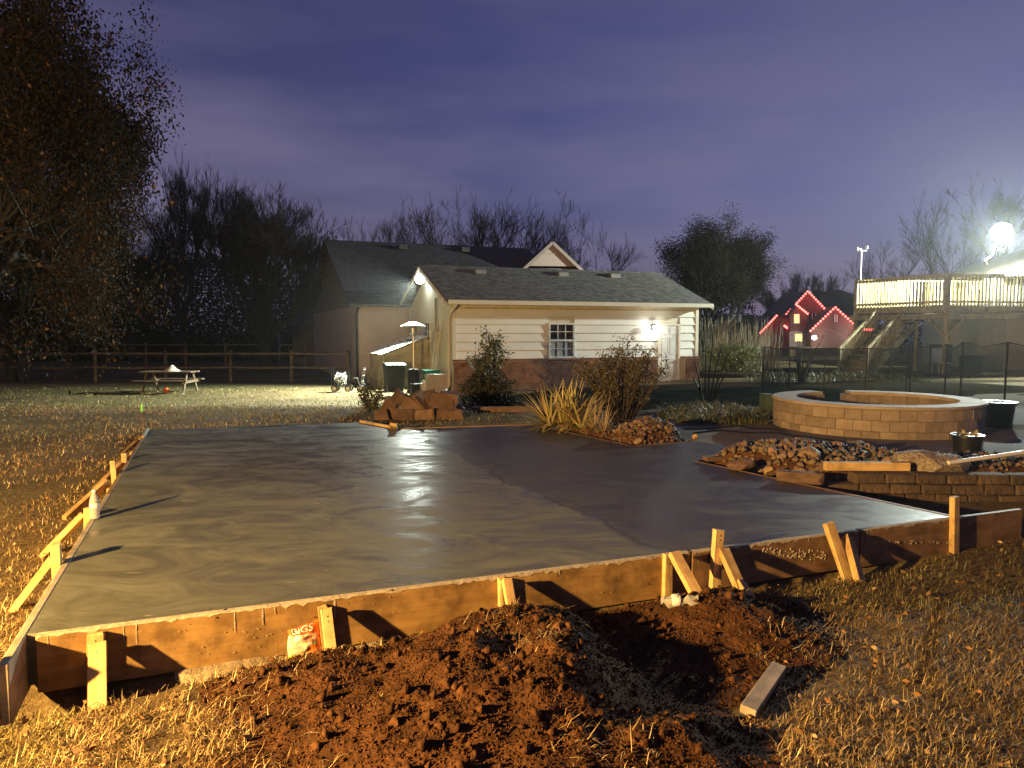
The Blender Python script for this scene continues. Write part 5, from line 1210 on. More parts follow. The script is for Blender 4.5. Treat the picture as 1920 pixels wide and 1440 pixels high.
for k in range(9):
    x = -.14 + .04 * k; rr_ = .13 + .03 * ((k * 7) % 3); mb = MB(); mb.tube([c + Vector((x + .025 * math.sin(a * 1.5 + k), rr_ * math.cos(a), .46 + rr_ * math.sin(a) - .04 * (k % 2))) for a in np.linspace(0, 6.283, 15)], .014, 5); mb.build('hose_coil', m_hose, dr)
c = Vector((vx(672, Yc), Yc - .1, zc)); o = thing('hand_truck', 'tubular metal hand truck parked right of the hose cart', 'hand truck', c)
mb = MB()
for y in (-.15, .15): mb.tube([c + Vector((.22, y, .82)), c + Vector((.20, y, .75)), c + Vector((.14, y, .35)), c + Vector((.26, y, .05))], .018, 6)
for k in range(3): mb.tube([c + Vector((.16 + .03 * k, -.15, .35 + .2 * k)), c + Vector((.16 + .03 * k, .15, .35 + .2 * k))], .014, 6)
mb.tube([c + Vector((-.16, 0, .46)), c + Vector((-.02, 0, .46)), c + Vector((.06, 0, .2)), c + Vector((.2, 0, .06))], .018, 6)
mb.build('frame', m_alu, o)
mb = MB(); mb.box(c + Vector((.33, 0, .05)), (.24, .34, .015)); mb.build('toe_plate', m_alu, o)
for y in (-.2, .2): wheel(c + Vector((.10, y, .11)), .11, Vector((0, 1, 0)), o)
m_post = lumber('fence_wood', (.19, .145, .095), (.12, .088, .057), var=.15, grain=20)
# ---- picnic table with cone
Yp = 25.0; c = Vector((vx(318, Yp), Yp, hz1(vx(318, Yp), Yp))); o = thing('picnic_table', 'weathered picnic table on the lawn near the rail fence', 'table', c)
for i in range(5): board('table_plank', c + Vector((-.9, -.3 + .15 * i, .70)), c + Vector((.85, -.3 + .15 * i, .70)), .14, .04, m_post, o)
for y in (-.62, .62): board('bench_plank', c + Vector((-.95, y, .42)), c + Vector((.85, y, .42)), .24, .04, m_post, o)
for x in (-.68, .66):
    for s in (-1, 1): board('leg', c + Vector((x, s * .22, .68)), c + Vector((x, s * .58, -.03)), .09, .04, m_post, o, up=(1, 0, 0))
    board('cross_rail', c + Vector((x + .045, -.7, .38)), c + Vector((x + .045, .7, .38)), .04, .09, m_post, o)
q = c + Vector((.07, 0, .722)); mb = MB(); mb.lathe(q, [(.26, 0), (.24, .02), (.12, .11), (.05, .19), (.01, .205)], 20); mb.build('cone_cover', pm('cream_fabric', (.62, .58, .46), rough=.9, bump=.2), smooth=True, label='pale cone shaped cover lying on the picnic table', cat='cover')
q = c + Vector((-.03, -.25, 0)); mb = MB(); mb.lathe(q, [(.02, 0), (.07, .02), (.1, .09), (.08, .16), (.02, .19)], 14); mb.build('orange_ball', pm('orange_rubber', (.6, .12, .03), rough=.5, bump=0), smooth=True, label='small orange ball under the picnic table', cat='ball')
# ---- split rail fence
fp = [(39, 655, 722), (178, 654, 718), (310, 655, 717), (432, 656, 716), (546, 656, 715), (652, 656, 714)]
P3 = []
for px, t_, b2_ in fp:
    Yf = 30.0; x = vx(px, Yf); P3.append(Vector((x, Yf, hz1(x, Yf))))
P3 = [P3[0] - Vector((3.0, 0, -.03)), ] + P3
fe = thing('rail_fence', 'two rail wooden fence with round posts behind the lawn', 'fence', P3[3])
for p in P3:
    mb = MB(); mb.tube([p - GZ * .2, p + GZ * .7, p + GZ * 1.29], [.075, .072, .068], 9); mb.build('post', m_post, fe, smooth=True)
for a, b in zip(P3, P3[1:]):
    for z in (1.16, .60): mb = MB(); mb.tube([a + GZ * z + Vector((0, -.09, 0)), a.lerp(b, .5) + GZ * (z - random.uniform(.0, .04)) + Vector((0, -.09, 0)), b + GZ * z + Vector((0, -.09, 0))], [.042, .05, .042], 7); mb.build('rail', m_post, fe, smooth=True)
P4 = [Vector((x, 41, hz1(x, 41))) for x in np.linspace(-31, -7, 12)]; fe = thing('rail_fence', 'dim farther rail fence under the dark trees', 'fence', P4[5])
for p in P4: mb = MB(); mb.tube([p - GZ * .2, p + GZ * 1.4], .07, 7); mb.build('post', m_post, fe)
for z in (1.3, .7): mb = MB(); mb.tube([P4[0] + GZ * z, P4[-1] + GZ * z], .04, 5); mb.build('rail', m_post, fe)

# ================================================================ MAIN HOUSE BEHIND THE GARAGE
m_hwall = pm('pinkish_wall', (.42, .36, .32), (.36, .30, .27), (1, 1, 1), rough=.8, bump=.1)
m_hroof = pm('dark_shingle', (.085, .088, .085), (.04, .042, .042), (7, 5, 7), rough=.92, bump=.6, bscale=(20, 20, 20), dist=.01)
hs = thing('main_house', 'dark house with long gabled roof attached behind the garage', 'house', G(4, 13, 0))
U0, U1 = -2.0, 7.8
gbox('wall', U0, U1, 6.35, 20, -.6, 2.75, m_hwall, hs)
gable_tri(U0 + .02, .15, 2.7, 5.95, 13.1, 6.7, 'gable', pm('dark_gable', (.20, .18, .16), rough=.8), hs)
hr = courses(G(U0 - .3, 5.95, 0), GU, GV, U1 - U0 + .5, 7.15, 2.80, 6.04, 34).build('roof', m_hroof, hs)
courses(G(U0 - .3, 20.25, 0), GU, -GV, U1 - U0 + .5, 7.12, 2.80, 6.03, 34).build('roof', m_hroof, hs)
gbox('gutter', U0 - .3, U1, 5.85, 5.95, 2.70, 2.82, m_hroof, hs)
mb = MB(); mb.tube([G(U0 + .02, 5.95, 2.7), G(U0 + .02, 6.28, 2.45), G(U0 + .02, 6.28, -.4)], .05, 6); mb.build('downspout', m_black, hs)
for u in (1.2, 4.3): mb = MB(); mb.box(G(u, 12.0, 5.72), (.4, .35, .22), AX); mb.build('roof_vent', m_hroof, hr)
# front facing small gable with pinkish siding
gc = at(1035, 500, 35.5); gx_ = Vector((1, .12, 0)).normalized(); gy_ = Vector((-.12, 1, 0)).normalized(); hw = 1.28
zap, zev = at(1035, 455, 35.5).z, at(1035, 499, 35.5).z
o = thing('dormer_gable', 'pale pinkish gable peak rising beyond the garage ridge', 'gable', gc)
mb = MB(); mb.prism([gc - gx_ * hw + GZ * (zev - gc.z), gc + gx_ * hw + GZ * (zev - gc.z), gc + GZ * (zap - gc.z)], gy_ * .1); mb.build('gable_wall', pm('pink_siding', (.58, .46, .40), (.52, .41, .36), (1, 1, 14), rough=.7, bump=.2), o)
mb = MB(); mb.box(gc + GZ * (zap - gc.z - .52), (1.0, .1, .04), (gx_, gy_, GZ)); mb.build('trim_band', m_hwall, o)
for s in (-1, 1):
    e = gc + gx_ * (s * (hw + .15)) + GZ * (zev - gc.z - .13); a = gc + GZ * (zap - gc.z + .08)
    mb = MB(); mb.prism([a - gy_ * .2, e - gy_ * .2, e - gy_ * .2 - GZ * .1, a - gy_ * .2 - GZ * .1], gy_ * 6); mb.build('roof', m_hroof, o)
    mb = MB(); mb.beam(a - gy_ * .21 - GZ * .1, e - gy_ * .21 - GZ * .1, .03, .14); mb.build('rake_board', m_hwall, o)
mb = MB(); mb.box(gc + gy_ * 3 - GZ * 1.2, (2 * hw, 5.6, 2.2 + 2 * (zev - gc.z)), (gx_, gy_, GZ)); mb.build('wall', m_hwall, o)
# low dark wing to the left
wgp = lambda px, py: at(px, py, 46)
o = thing('house_wing', 'black low wing with sloping porch roof left of the main house', 'house', wgp(570, 690))
mb = MB(); mb.prism([wgp(512, 611), wgp(560, 592), wgp(600, 568), wgp(625, 545), wgp(660, 545), wgp(660, 613)], Vector((0, 7, 0))); mb.build('roof', m_hroof, o)
mb = MB(); mb.prism([wgp(540, 612) + Vector((0, 1, 0)), wgp(655, 612) + Vector((0, 1, 0)), wgp(655, 700) + Vector((0, 1, 0)), wgp(540, 700) + Vector((0, 1, 0))], Vector((0, 5, 0))); mb.build('wall', pm('dark_wall', (.10, .09, .08), rough=.9), o)
for px in (523, 600): mb = MB(); a = wgp(px, 612); mb.tube([a, Vector((a.x, a.y, -.4))], .07, 8); mb.build('porch_post', m_hwall, o)

# ================================================================ DECK WITH STAIRS (right)
m_deck = lumber('treated_deck', (.44, .36, .19), (.33, .265, .135), var=.12, grain=24, knots=False)
DZ, RT = 2.72, 3.80; GDZ = .17
F1, F2, F3 = Vector((13.75, 30.0, 0)), Vector((15.35, 26.5, 0)), Vector((23.5, 28.0, 0)); F0 = F1 + (F3 - F2)  # deck carried on to the right to shade the house wall behind
dk = thing('deck', 'raised timber deck with baluster railing at the right', 'deck', Vector((16.5, 28.5, GDZ)))
# floor planks
dd = (F3 - F2).normalized(); ee = (F1 - F2); nE = 24
for i in range(nE):
    a = F2 + ee * ((i + .5) / nE); board('floor_plank', a + GZ * (DZ - .02), a + (F3 - F2) + GZ * (DZ - .02), ee.length / nE - .012, .035, m_deck, dk, bev=0)
for i in range(20):  # rear planks added to keep the yard lamp off the house wall
    a = Vector((16.4, 31.0 + i * .2, 0)); board('floor_plank', a + GZ * (DZ - .02), a + Vector((8, .2, DZ - .02)), .19, .035, m_deck, dk, bev=0)
for a, b in ((F1, F2), (F2, F3)):
    d = (b - a).normalized(); nrm = Vector((d.y, -d.x, 0))
    board('rim_joist', a + GZ * (DZ - .15), b + GZ * (DZ - .15), .04, .22, m_deck, dk)
    board('beam', a + d * -.2 + GZ * (DZ - .42) + nrm * .06, b + d * .1 + GZ * (DZ - .42) + nrm * .06, .09, .20, m_deck, dk)
    board('top_rail', a + GZ * RT, b + GZ * RT, .12, .04, m_deck, dk); board('lower_rail', a + GZ * (DZ + .10), b + GZ * (DZ + .10), .04, .09, m_deck, dk); board('upper_rail', a + GZ * (RT - .09), b + GZ * (RT - .09), .04, .09, m_deck, dk)
    L = (b - a).length; n = int(L / .145); bme = chamfer_mesh('baluster', (1.12, .04, .04), 0); bme.materials.append(m_deck)
    for k in range(n):
        p = a + d * ((k + .5) * L / n) + nrm * .045; board('baluster', p + GZ * (DZ - .06), p + GZ * (RT - .02 + .0), .04, .04, m_deck, dk, up=d, me=bme)
for k in range(10):
    a = F2 + ee * (k / 9) + dd * .3
    if k in (0, 9): continue
    board('joist', a + GZ * (DZ - .13), a + (F3 - F2) * .95 + GZ * (DZ - .13), .04, .18, m_deck, dk, bev=0)
for p in (F1, F2, F2.lerp(F3, .5), F3, F0, F0.lerp(F3, .5), F1.lerp(F2, .5) + dd * 2.2):
    board('post', Vector((p.x, p.y, GDZ - .2)), Vector((p.x, p.y, (RT if p in (F1, F2, F3) or (p - F2.lerp(F3, .5)).length < .01 else DZ - .3))), .12, .12, m_deck, dk, up=ee)
for p, d in ((F1, (F2 - F1).normalized()), (F2, (F1 - F2).normalized()), (F2, dd)):
    nrm = Vector((d.y, -d.x, 0)); board('knee_brace', p + GZ * (DZ - 1.15), p + d * .75 + GZ * (DZ - .45), .09, .09, m_deck, dk)
# far railing and bench back seen through
for a, b in ((F0, F1),):
    L = (b - a).length; d = (b - a) / L; n = int(L / .15)
    for k in range(n): p = a + d * ((k + .5) * L / n); board('baluster', p + GZ * (DZ - .06), p + GZ * (RT - .02), .04, .04, m_deck, dk, up=d, me=bme)
    board('top_rail', a + GZ * RT, b + GZ * RT, .12, .04, m_deck, dk)
# stairs
st = thing('deck_stairs', 'open timber staircase climbing to the deck with baluster rails', 'stairs', Vector((12, 26.7, GDZ)))
s0, s1 = Vector((12.15, 26.6, GDZ)), Vector((16.2, 30.2, DZ)); sd = Vector((s1.x - s0.x, s1.y - s0.y, 0)); run = sd.length; sd /= run; sn = Vector((sd.y, -sd.x, 0)); NS = 14
for k in range(11):
    c = s0 + sd * (run * (k + .4) / NS) + GZ * ((DZ - GDZ) * (k + 1) / NS - .02); board('tread', c - sn * .46, c + sn * .46, .27, .045, m_deck, st)
    if k < 3: c2 = c - sd * .13 - GZ * .10; board('riser', c2 - sn * .46, c2 + sn * .46, .02, .13, m_deck, st)
for s in (-1, 1):
    o_ = sn * (.49 * s); board('stringer', s0 + o_ + GZ * .0, s0.lerp(s1, .79) + o_ - GZ * .12, .05, .28, m_deck, st)
    board('hand_rail', s0 + o_ + GZ * .98, s0.lerp(s1, .57) + o_ + GZ * .98, .1, .05, m_deck, st); board('low_rail', s0 + o_ + GZ * .30, s0.lerp(s1, .6) + o_ + GZ * .30, .05, .09, m_deck, st)
    for k in range(20):
        p = s0.lerp(s1, .57 * (k + .5) / 20) + o_; board('baluster', p + GZ * .18, p + GZ * .98, .04, .04, m_deck, st, up=sd)
    board('newel_post', s0 + o_ - GZ * .2, s0 + o_ + GZ * 1.05, .1, .1, m_deck, st, up=sd)
lp = s0 + sd * (run * 11.6 / NS) + GZ * ((DZ - GDZ) * 11 / NS - .02); board('landing', lp - sd * .05 - sn * .5, lp - sd * .05 + sn * .5, .8, .045, m_deck, st)
for s in (-1, 1): board('landing_post', Vector((lp.x, lp.y, GDZ - .1)) + sn * (.45 * s), lp + sn * (.45 * s) - GZ * .03, .09, .09, m_deck, st, up=sd)
# things under the deck
for k, (x, y, h, lab) in enumerate(((16.3, 28.4, 1.1, 'dim upright cabinet stored under the deck'), (17.2, 28.0, .7, 'low pale box stored under the deck'))):
    mb = MB(); mb.box((x, y, GDZ + h / 2), (.6, .5, h)); o = mb.build('storage_cabinet', m_bin, label=lab, cat='cabinet')
c = Vector((15.9, 27.6, GDZ)); o = thing('patio_chair', 'metal patio chair standing in the shade under the deck', 'chair', c)
mb = MB(); mb.box(c + GZ * .43, (.5, .48, .03)); mb.build('seat', m_alu, o); mb = MB(); mb.box(c + Vector((0, .24, .72)), (.5, .03, .5)); mb.build('backrest', m_alu, o)
for sx in (-.22, .22):
    for sy in (-.2, .22): mb = MB(); mb.tube([c + Vector((sx, sy, .42)), c + Vector((sx, sy, -.05))], .014, 6); mb.build('leg', m_alu, o)
# weather station on the corner post
p = Vector((vx(1612, 29.6), 29.75, RT - .3)); o = thing('weather_station', 'small weather station with cups on a thin mast above the deck', 'weather station', p)
tz = at(1612, 470, 29.75).z
mb = MB(); mb.tube([p, Vector((p.x, p.y, tz))], .022, 8); mb.build('mast', m_tin, o)
q = Vector((p.x, p.y, tz)); mb = MB(); mb.tube([q - Vector((.16, 0, 0)), q + Vector((.2, 0, 0))], .02, 6); mb.build('cross_arm', m_tin, o)
for dx, dz in ((-.17, .08), (-.06, .05), (.2, .14)): mb = MB(); mb.lathe(q + Vector((dx, 0, dz - .07)), [(.02, 0), (.06, .04), (.06, .09), (.02, .12)], 8); mb.build('sensor_cup', m_white, o, smooth=True)

# ================================================================ HOUSE BEYOND THE DECK, WITH YARD LAMP
nh = thing('neighbour_house', 'pale house with tan roof behind the deck at the right edge', 'house', Vector((23, 33, 0)))
m_nw = pm('tan_wall', (.48, .43, .31), (.42, .37, .27), rough=.8, bump=.1); m_nr = pm('tan_shingle', (.14, .12, .08), (.09, .077, .052), (6, 6, 6), rough=.9, bump=.4)
mb = MB(); mb.box((26.2, 33.2, 1.9), (12.6, 6, 4.2)); mb.build('wall', m_nw, nh)
ev = [Vector((19.5, 29.8, 4.05)), Vector((33, 29.8, 4.05)), Vector((33, 36.6, 4.05)), Vector((19.5, 36.6, 4.05))]; r0, r1 = Vector((24.6, 33.2, 6.05)), Vector((28, 33.2, 6.05))
mb = MB(); mb.add(ev + [r0, r1], [(0, 1, 5, 4), (1, 2, 5), (2, 3, 4, 5), (3, 0, 4), (0, 1, 2, 3)]); mb.build('roof', m_nr, nh)
mb = MB(); mb.box((26.2, 29.75, 4.02), (13.4, .1, .14)); mb.build('gutter', m_trim, nh)
for px in (1862, 1905): mb = MB(); q = at(px, 548, 30.17); mb.box(q, (.8, .06, 1.3)); w_ = mb.build('window', m_glass, nh); mb = MB(); mb.box(q - Vector((0, .02, 0)), (.05, .08, 1.3)); mb.build('window_frame', m_wf, w_)
yl = at(1878, 436, 28.6)
flood('yard_lamp', 'glaring white yard lamp on a curved arm above the deck', yl, Vector((-.35, -.6, -.45)), P_YARD, (.88, 1.0, .88), [yl + Vector((.2, .55, .1)), yl + Vector((.25, .7, -.3)), yl + Vector((.18, .75, -.75)), yl + Vector((-.05, .8, -.95)), yl + Vector((.9, 2.2, -1.0))], .16, .36)

# ================================================================ HOUSE WITH RED HOLIDAY LIGHTS
Yr = 100.0; rp = lambda px, py, dy=0: at(px, py, Yr + dy)
m_rbrick = pm('dim_brick', (.27, .15, .125), (.19, .10, .085), (2, 2, 6), rough=.9, bump=.2)
rh = thing('holiday_house', 'distant house outlined with red holiday lights', 'house', rp(1510, 655))
def wallp(pts, dy, depth, mat, name, parent): mb = MB(); mb.prism([rp(x, y, dy) for x, y in pts], Vector((0, depth, 0))); return mb.build(name, mat, parent)
wallp([(1475, 588), (1475, 660), (1560, 660), (1560, 585), (1515, 550)], 0, 8, m_rbrick, 'wall', rh)
wallp([(1481, 588), (1481, 660), (1512, 660), (1512, 588), (1496, 571)], -1.5, 1.5, m_rbrick, 'entry_bay', rh)
wallp([(1520, 618), (1520, 660), (1606, 660), (1606, 606), (1568, 577)], -3, 5, m_rbrick, 'garage_wing', rh)
wallp([(1425, 625), (1425, 660), (1480, 660), (1480, 590), (1458, 592)], 1, 6, m_rbrick, 'side_wing', rh)
def slope(pts, dy, depth, name='roof'):
    for (x0, y0), (x1, y1) in zip(pts, pts[1:]):
        mb = MB(); a, b = rp(x0, y0, dy), rp(x1, y1, dy); t = GZ * .25
        mb.prism([a, b, b - t, a - t], Vector((0, depth, 0))); mb.build(name, m_hroof, rh)
slope([(1472, 588), (1515, 545), (1562, 588)], -.4, 9); slope([(1478, 592), (1496, 569), (1515, 588)], -1.9, 2.5); slope([(1517, 621), (1568, 574), (1609, 610)], -3.4, 6); slope([(1422, 626), (1457, 590), (1482, 590)], .6, 8)
wallp([(1535, 548), (1575, 543), (1625, 560), (1625, 612), (1535, 612)], 9, 6, m_hroof, 'main_roof', rh)
m_lit = em('lit_window', (1.0, .86, .38), .95)
for x0, y0, x1, y1, dy in ((1489, 589, 1499, 606, -1.55), (1491, 626, 1504, 640, -1.62)):
    w_ = wallp([(x0, y0), (x0, y1), (x1, y1), (x1, y0)], dy, .1, m_lit, 'lit_window', rh)
wallp([(1480, 622), (1480, 650), (1505, 650), (1505, 622), (1492, 620)], -1.56, .05, pm('lit_porch_wall', (.62, .56, .44), rough=.8, bump=0), 'porch_recess', rh)
for x0, y0, x1, y1, dy in ((1446, 627, 1466, 639, .95), (1517, 588, 1542, 602, -.08), (1562, 590, 1573, 604, -3.08)):
    w_ = wallp([(x0, y0), (x0, y1), (x1, y1), (x1, y0)], dy, .06, m_glass, 'window', rh)
    for k in (1, 2, 3): t = x0 + (x1 - x0) * k / 4; wallp([(t - .8, y0), (t - .8, y1), (t + .8, y1), (t + .8, y0)], dy - .05, .08, m_wf, 'muntin', w_)
m_red = em('red_bulb', (1.0, .10, .085), 9.0); bme = bpy.data.meshes.new('bulb'); b_ = bmesh.new(); bmesh.ops.create_icosphere(b_, subdivisions=1, radius=.14); b_.to_mesh(bme); b_.free(); bme.materials.append(m_red)
strs = [([(1475, 589), (1515, 546), (1553, 586)], -.75, 21, 'along the tall main gable'), ([(1493, 571), (1514, 588)], -2.2, 7, 'over the small entry gable'), ([(1520, 620), (1566, 576), (1604, 610)], -3.75, 19, 'along the garage wing gable'), ([(1426, 624), (1456, 592)], .3, 10, 'up the left side roof'), ([(1471, 611), (1484, 621)], -.6, 7, 'by the porch eave'), ([(1612, 618), (1640, 618)], -3.7, 14, 'on the low eave right of the garage wing')]
for pts_, dy, n, lab in strs:
    o = thing('holiday_lights', 'string of red holiday bulbs ' + lab, 'lights', rp(*pts_[0], dy), 'red light strings on the distant house')
    P_ = [rp(x, y, dy) for x, y in pts_]; Ls = [(b - a).length for a, b in zip(P_, P_[1:])]; tot = sum(Ls)
    for k in range(n):
        s = tot * k / (n - 1); i = 0
        while i < len(Ls) - 1 and s > Ls[i]: s -= Ls[i]; i += 1
        q = P_[i].lerp(P_[i + 1], min(1, s / Ls[i])); b = bpy.data.objects.new('bulb', bme); COL.objects.link(b); place(b, Matrix.Translation(q), o)
for px, py, r_, e_, lab in ((1527, 633, .30, 60, 'bright round porch lamp on the holiday house'), (1604, 628, .16, 40, 'small porch lamp seen through the stair railing')):
    q = rp(px, py, -4.2); o = thing('porch_lamp', lab, 'lamp', q); mb = MB(); mb.lathe(q - GZ * r_, [(.02, 0), (r_ * .8, r_ * .4), (r_, r_), (r_ * .8, r_ * 1.6), (.02, r_ * 2)], 14); mb.build('globe', em('porch_glow', (1, .97, .86), 14), o, smooth=True)
    mb = MB(); mb.tube([q, q + Vector((0, 1.1, 0))], .05, 6); mb.build('arm', m_black, o)
    l = bpy.data.lights.new('porch_light', 'POINT'); l.energy = e_ * 3.5; l.color = (1, .93, .78); l.shadow_soft_size = .2; lo = bpy.data.objects.new('porch_light', l); COL.objects.link(lo); place(lo, Matrix.Translation(q - Vector((0, .5, 0))), o)
# half timbered neighbour glimpsed through the leaves
o = thing('timbered_house', 'dark half timbered house front glimpsed beside the evergreen', 'house', at(1378, 640, 70)); Yt = 70
mb = MB(); mb.prism([at(1345, 590, Yt), at(1415, 590, Yt), at(1415, 660, Yt), at(1345, 660, Yt)], Vector((0, 5, 0))); mb.build('wall', pm('dark_timber', (.05, .045, .04), rough=.9), o)
for x0, x1 in ((1365, 1371), (1374, 1382), (1385, 1390)): mb = MB(); mb.prism([at(x0, 589, Yt - .1), at(x1, 589, Yt - .1), at(x1, 604, Yt - .1), at(x0, 604, Yt - .1)], Vector((0, .15, 0))); mb.build('plaster_panel', m_tin, o)

# ================================================================ TREES
def grow_tree(seed, H, levels=4, trunk_frac=.25, spread=.55, up=.25, nch=(5, 4, 4, 3), ratio=.62, r0=None, wig=.12, forks=3, vase=0.0, leafpts=False):
    rg = random.Random(seed); big = MB(); fine = MB(); tips = []
    r0 = r0 or H * .022
    def rv(s): return Vector((rg.gauss(0, s), rg.gauss(0, s), rg.gauss(0, s)))
    def branch(p, d, L, r, lv):
        n = 5 if lv < 2 else 4 if lv == 2 else 3; pts = [p.copy()]; rad = [r]; q = p.copy(); dd_ = d.copy()
        for i in range(n):
            dd_ = (dd_ + rv(wig) + Vector((0, 0, up * .22))).normalized(); q = q + dd_ * (L / n); pts.append(q.copy()); rad.append(r * (1 - .72 * (i + 1) / n))
        (big if lv <= 1 else fine).tube(pts, rad, 7 if lv == 0 else 5 if lv == 1 else 3, cap=False)
        if lv >= levels - 1: tips.append(pts[-1]); tips.append(pts[-2])
        if lv >= levels: return
        for k in range(nch[min(lv, len(nch) - 1)]):
            t = rg.uniform(.28, 1.0) if lv else rg.uniform(.45, 1); i = min(n - 1, int(t * n)); s = pts[i].lerp(pts[i + 1], t * n - i); base = (pts[i + 1] - pts[i]).normalized()
            x, y = ortho(base); a = rg.uniform(0, 6.283); sp = spread * rg.uniform(.6, 1.25); nd = (base * math.cos(sp) + (x * math.cos(a) + y * math.sin(a)) * math.sin(sp)); nd = (nd + Vector((0, 0, up))).normalized()
            branch(s, nd, L * ratio * rg.uniform(.7, 1.15), max(.009, r * (1 - .6 * t) * .62), lv + 1)
    th = H * trunk_frac; pts = [Vector((0, 0, -.3)), Vector((rg.gauss(0, .03) * H * .1, 0, th * .5)), Vector((rg.gauss(0, .05) * H * .1, rg.gauss(0, .05) * H * .1, th))]
    big.tube(pts, [r0 * 1.35, r0 * 1.05, r0], 9, cap=False)
    for k in range(forks):
        a = 6.283 * k / forks + rg.uniform(-.4, .4); sp = vase * rg.uniform(.6, 1.2) if k or forks > 1 else .05
        d = Vector((math.cos(a) * math.sin(sp), math.sin(a) * math.sin(sp), math.cos(sp))); branch(pts[-1], d, (H - th) * rg.uniform(.5, .62), r0 * (.75 if forks > 1 else .95), 0)
    return big, fine, tips
def tree_obj(big, fine, leaves=None, name='bare_tree', mats=None, label=None, group=None, center=True):
    o = thing(name, label, 'tree', (0, 0, 0), group); m = mats or m_bark
    big.build('trunk', m, o, smooth=True, center=False); fine.build('crown', m, o, center=False)
    if leaves is not None: V, T, C = leaves; fast('foliage', V, T, colmat('tree_leaf', rough=.8, spec=.06, transl=.1), o, col=C)
    return o
def copy_tree(o, label):
    r = o.copy(); COL.objects.link(r); r['label'] = label
    for ch in o.children: c = ch.copy(); COL.objects.link(c); c.parent = r
    return r
def put(o, px, Yd, z, H0, topy, rz, sx=1.0):
    """stand a unit-height-H0 tree so that its top reaches photo row topy"""
    h = at(px, topy, Yd).z - z; s = h / H0; o.location = (vx(px, Yd), Yd, z); o.scale = (s * sx, s * sx, s); o.rotation_euler = (0, 0, rz)
def height(o): return max(v.co.z for c in o.children for v in c.data.vertices)
m_barkd = pm('dark_bark', (.026, .023, .021), (.013, .012, .011), (3, 3, 9), rough=.95, bump=.6, dist=.03)
# big vase shaped bare tree
A = tree_obj(*grow_tree(11, 10, 5, .16, .50, .24, (6, 6, 6, 6, 4), .62, .32, .11, 6, .70)[:2], name='bare_tree', mats=m_barkd, label='big bare vase shaped tree left of the main house', group='bare trees')
HA = height(A); put(A, 497, 38, -.3, HA, 262, .4, 1.15)
Bt = tree_obj(*grow_tree(12, 10, 4, .22, .38, .38, (8, 7, 6, 5), .60, .22, .11, 3, .42)[:2], name='bare_tree', mats=m_barkd, label='slim bare tree just left of the big vase shaped one', group='bare trees'); HB = height(Bt); put(Bt, 345, 42, -.3, HB, 272, 1.2, .85)
Ct = tree_obj(*grow_tree(13, 10, 4, .24, .55, .22, (6, 5, 5, 4), .62, .17, .14, 3, .5)[:2], name='bare_tree', mats=m_bark, label='loose bare tree peeking over the left end of the house roof', group='bare trees'); HC = height(Ct); put(Ct, 700, 62, -.3, HC, 385, .3)  # paler bark than the dark trees: flood light put into its colour
Dt = tree_obj(*grow_tree(14, 10, 4, .28, .50, .26, (7, 5, 5, 3), .58, .15, .12, 2, .30)[:2], name='bare_tree', mats=m_bark, label='narrow upright bare tree over the middle of the house roof', group='bare trees'); HD = height(Dt); put(Dt, 823, 64, -.3, HD, 352, .1, 1.15)  # same paler bark, flood light painted in
for src, h, px, Yd, top, rz, sx, lab in (
    (Ct, HC, 770, 66, 398, 2.0, 1.0, 'low bare tree between the two roof end trees'), (Dt, HD, 886, 66, 358, 2.2, 1.1, 'thin bare tree second from the pink gable'), (Dt, HD, 938, 63, 346, 4.0, 1.3, 'tallest thin bare tree just left of the pink gable'),
    (Ct, HC, 1005, 66, 378, 1.1, .8, 'bare tree directly behind the pink gable'), (Ct, HC, 1085, 62, 382, 2.4, .95, 'spreading bare tree right of the pink gable'), (Ct, HC, 905, 72, 420, 3.3, 1.1, 'faint bare tree low behind the long roof'),
    (A, HA, 250, 48, 330, 1.9, .9, 'wide bare tree in the gloom behind the leafy tree'), (Ct, HC, 150, 52, 300, .7, 1.2, 'tangled bare tree behind the leafy tree at left'), (Bt, HB, 585, 52, 430, 2.9, 1.0, 'bare tree between the big tree and the house roof'), (A, HA, 60, 60, 350, 4.0, 1.0, 'far bare tree at the left frame edge'),
    (Dt, HD, 1190, 90, 490, .5, 1.4, 'tiny bare tree line left of the evergreen, left one'), (Ct, HC, 1165, 95, 492, 2.0, 1.3, 'tiny bare tree line left of the evergreen, right one'),
    (Bt, HB, 1490, 112, 494, .3, 1.0, 'bare tree just left of the holiday house peak'), (A, HA, 1455, 115, 520, 1.3, .9, 'low bare tree behind the reeds'), (Bt, HB, 1535, 116, 500, 2.3, 1.1, 'bare tree behind the holiday house roof'), (Ct, HC, 1580, 114, 504, 3.6, 1.0, 'bare tree behind the garage wing of the holiday house'), (Bt, HB, 1625, 118, 512, 5.0, 1.1, 'bare tree behind the weather mast'), (A, HA, 1670, 112, 516, .9, .9, 'bare tree showing over the deck railing'),
    (Ct, HC, 1765, 48, 345, 3.1, .9, 'hazy bare tree beyond the deck left of the yard lamp'), (Ct, HC, 1690, 55, 420, 4.4, 1.0, 'low hazy bare tree over the left part of the deck'), (Dt, HD, 1850, 60, 330, 1.6, 1.4, 'tall hazy bare tree behind the yard lamp')):
    c = copy_tree(src, lab); put(c, px, Yd, -.3, h, top, rz, sx)
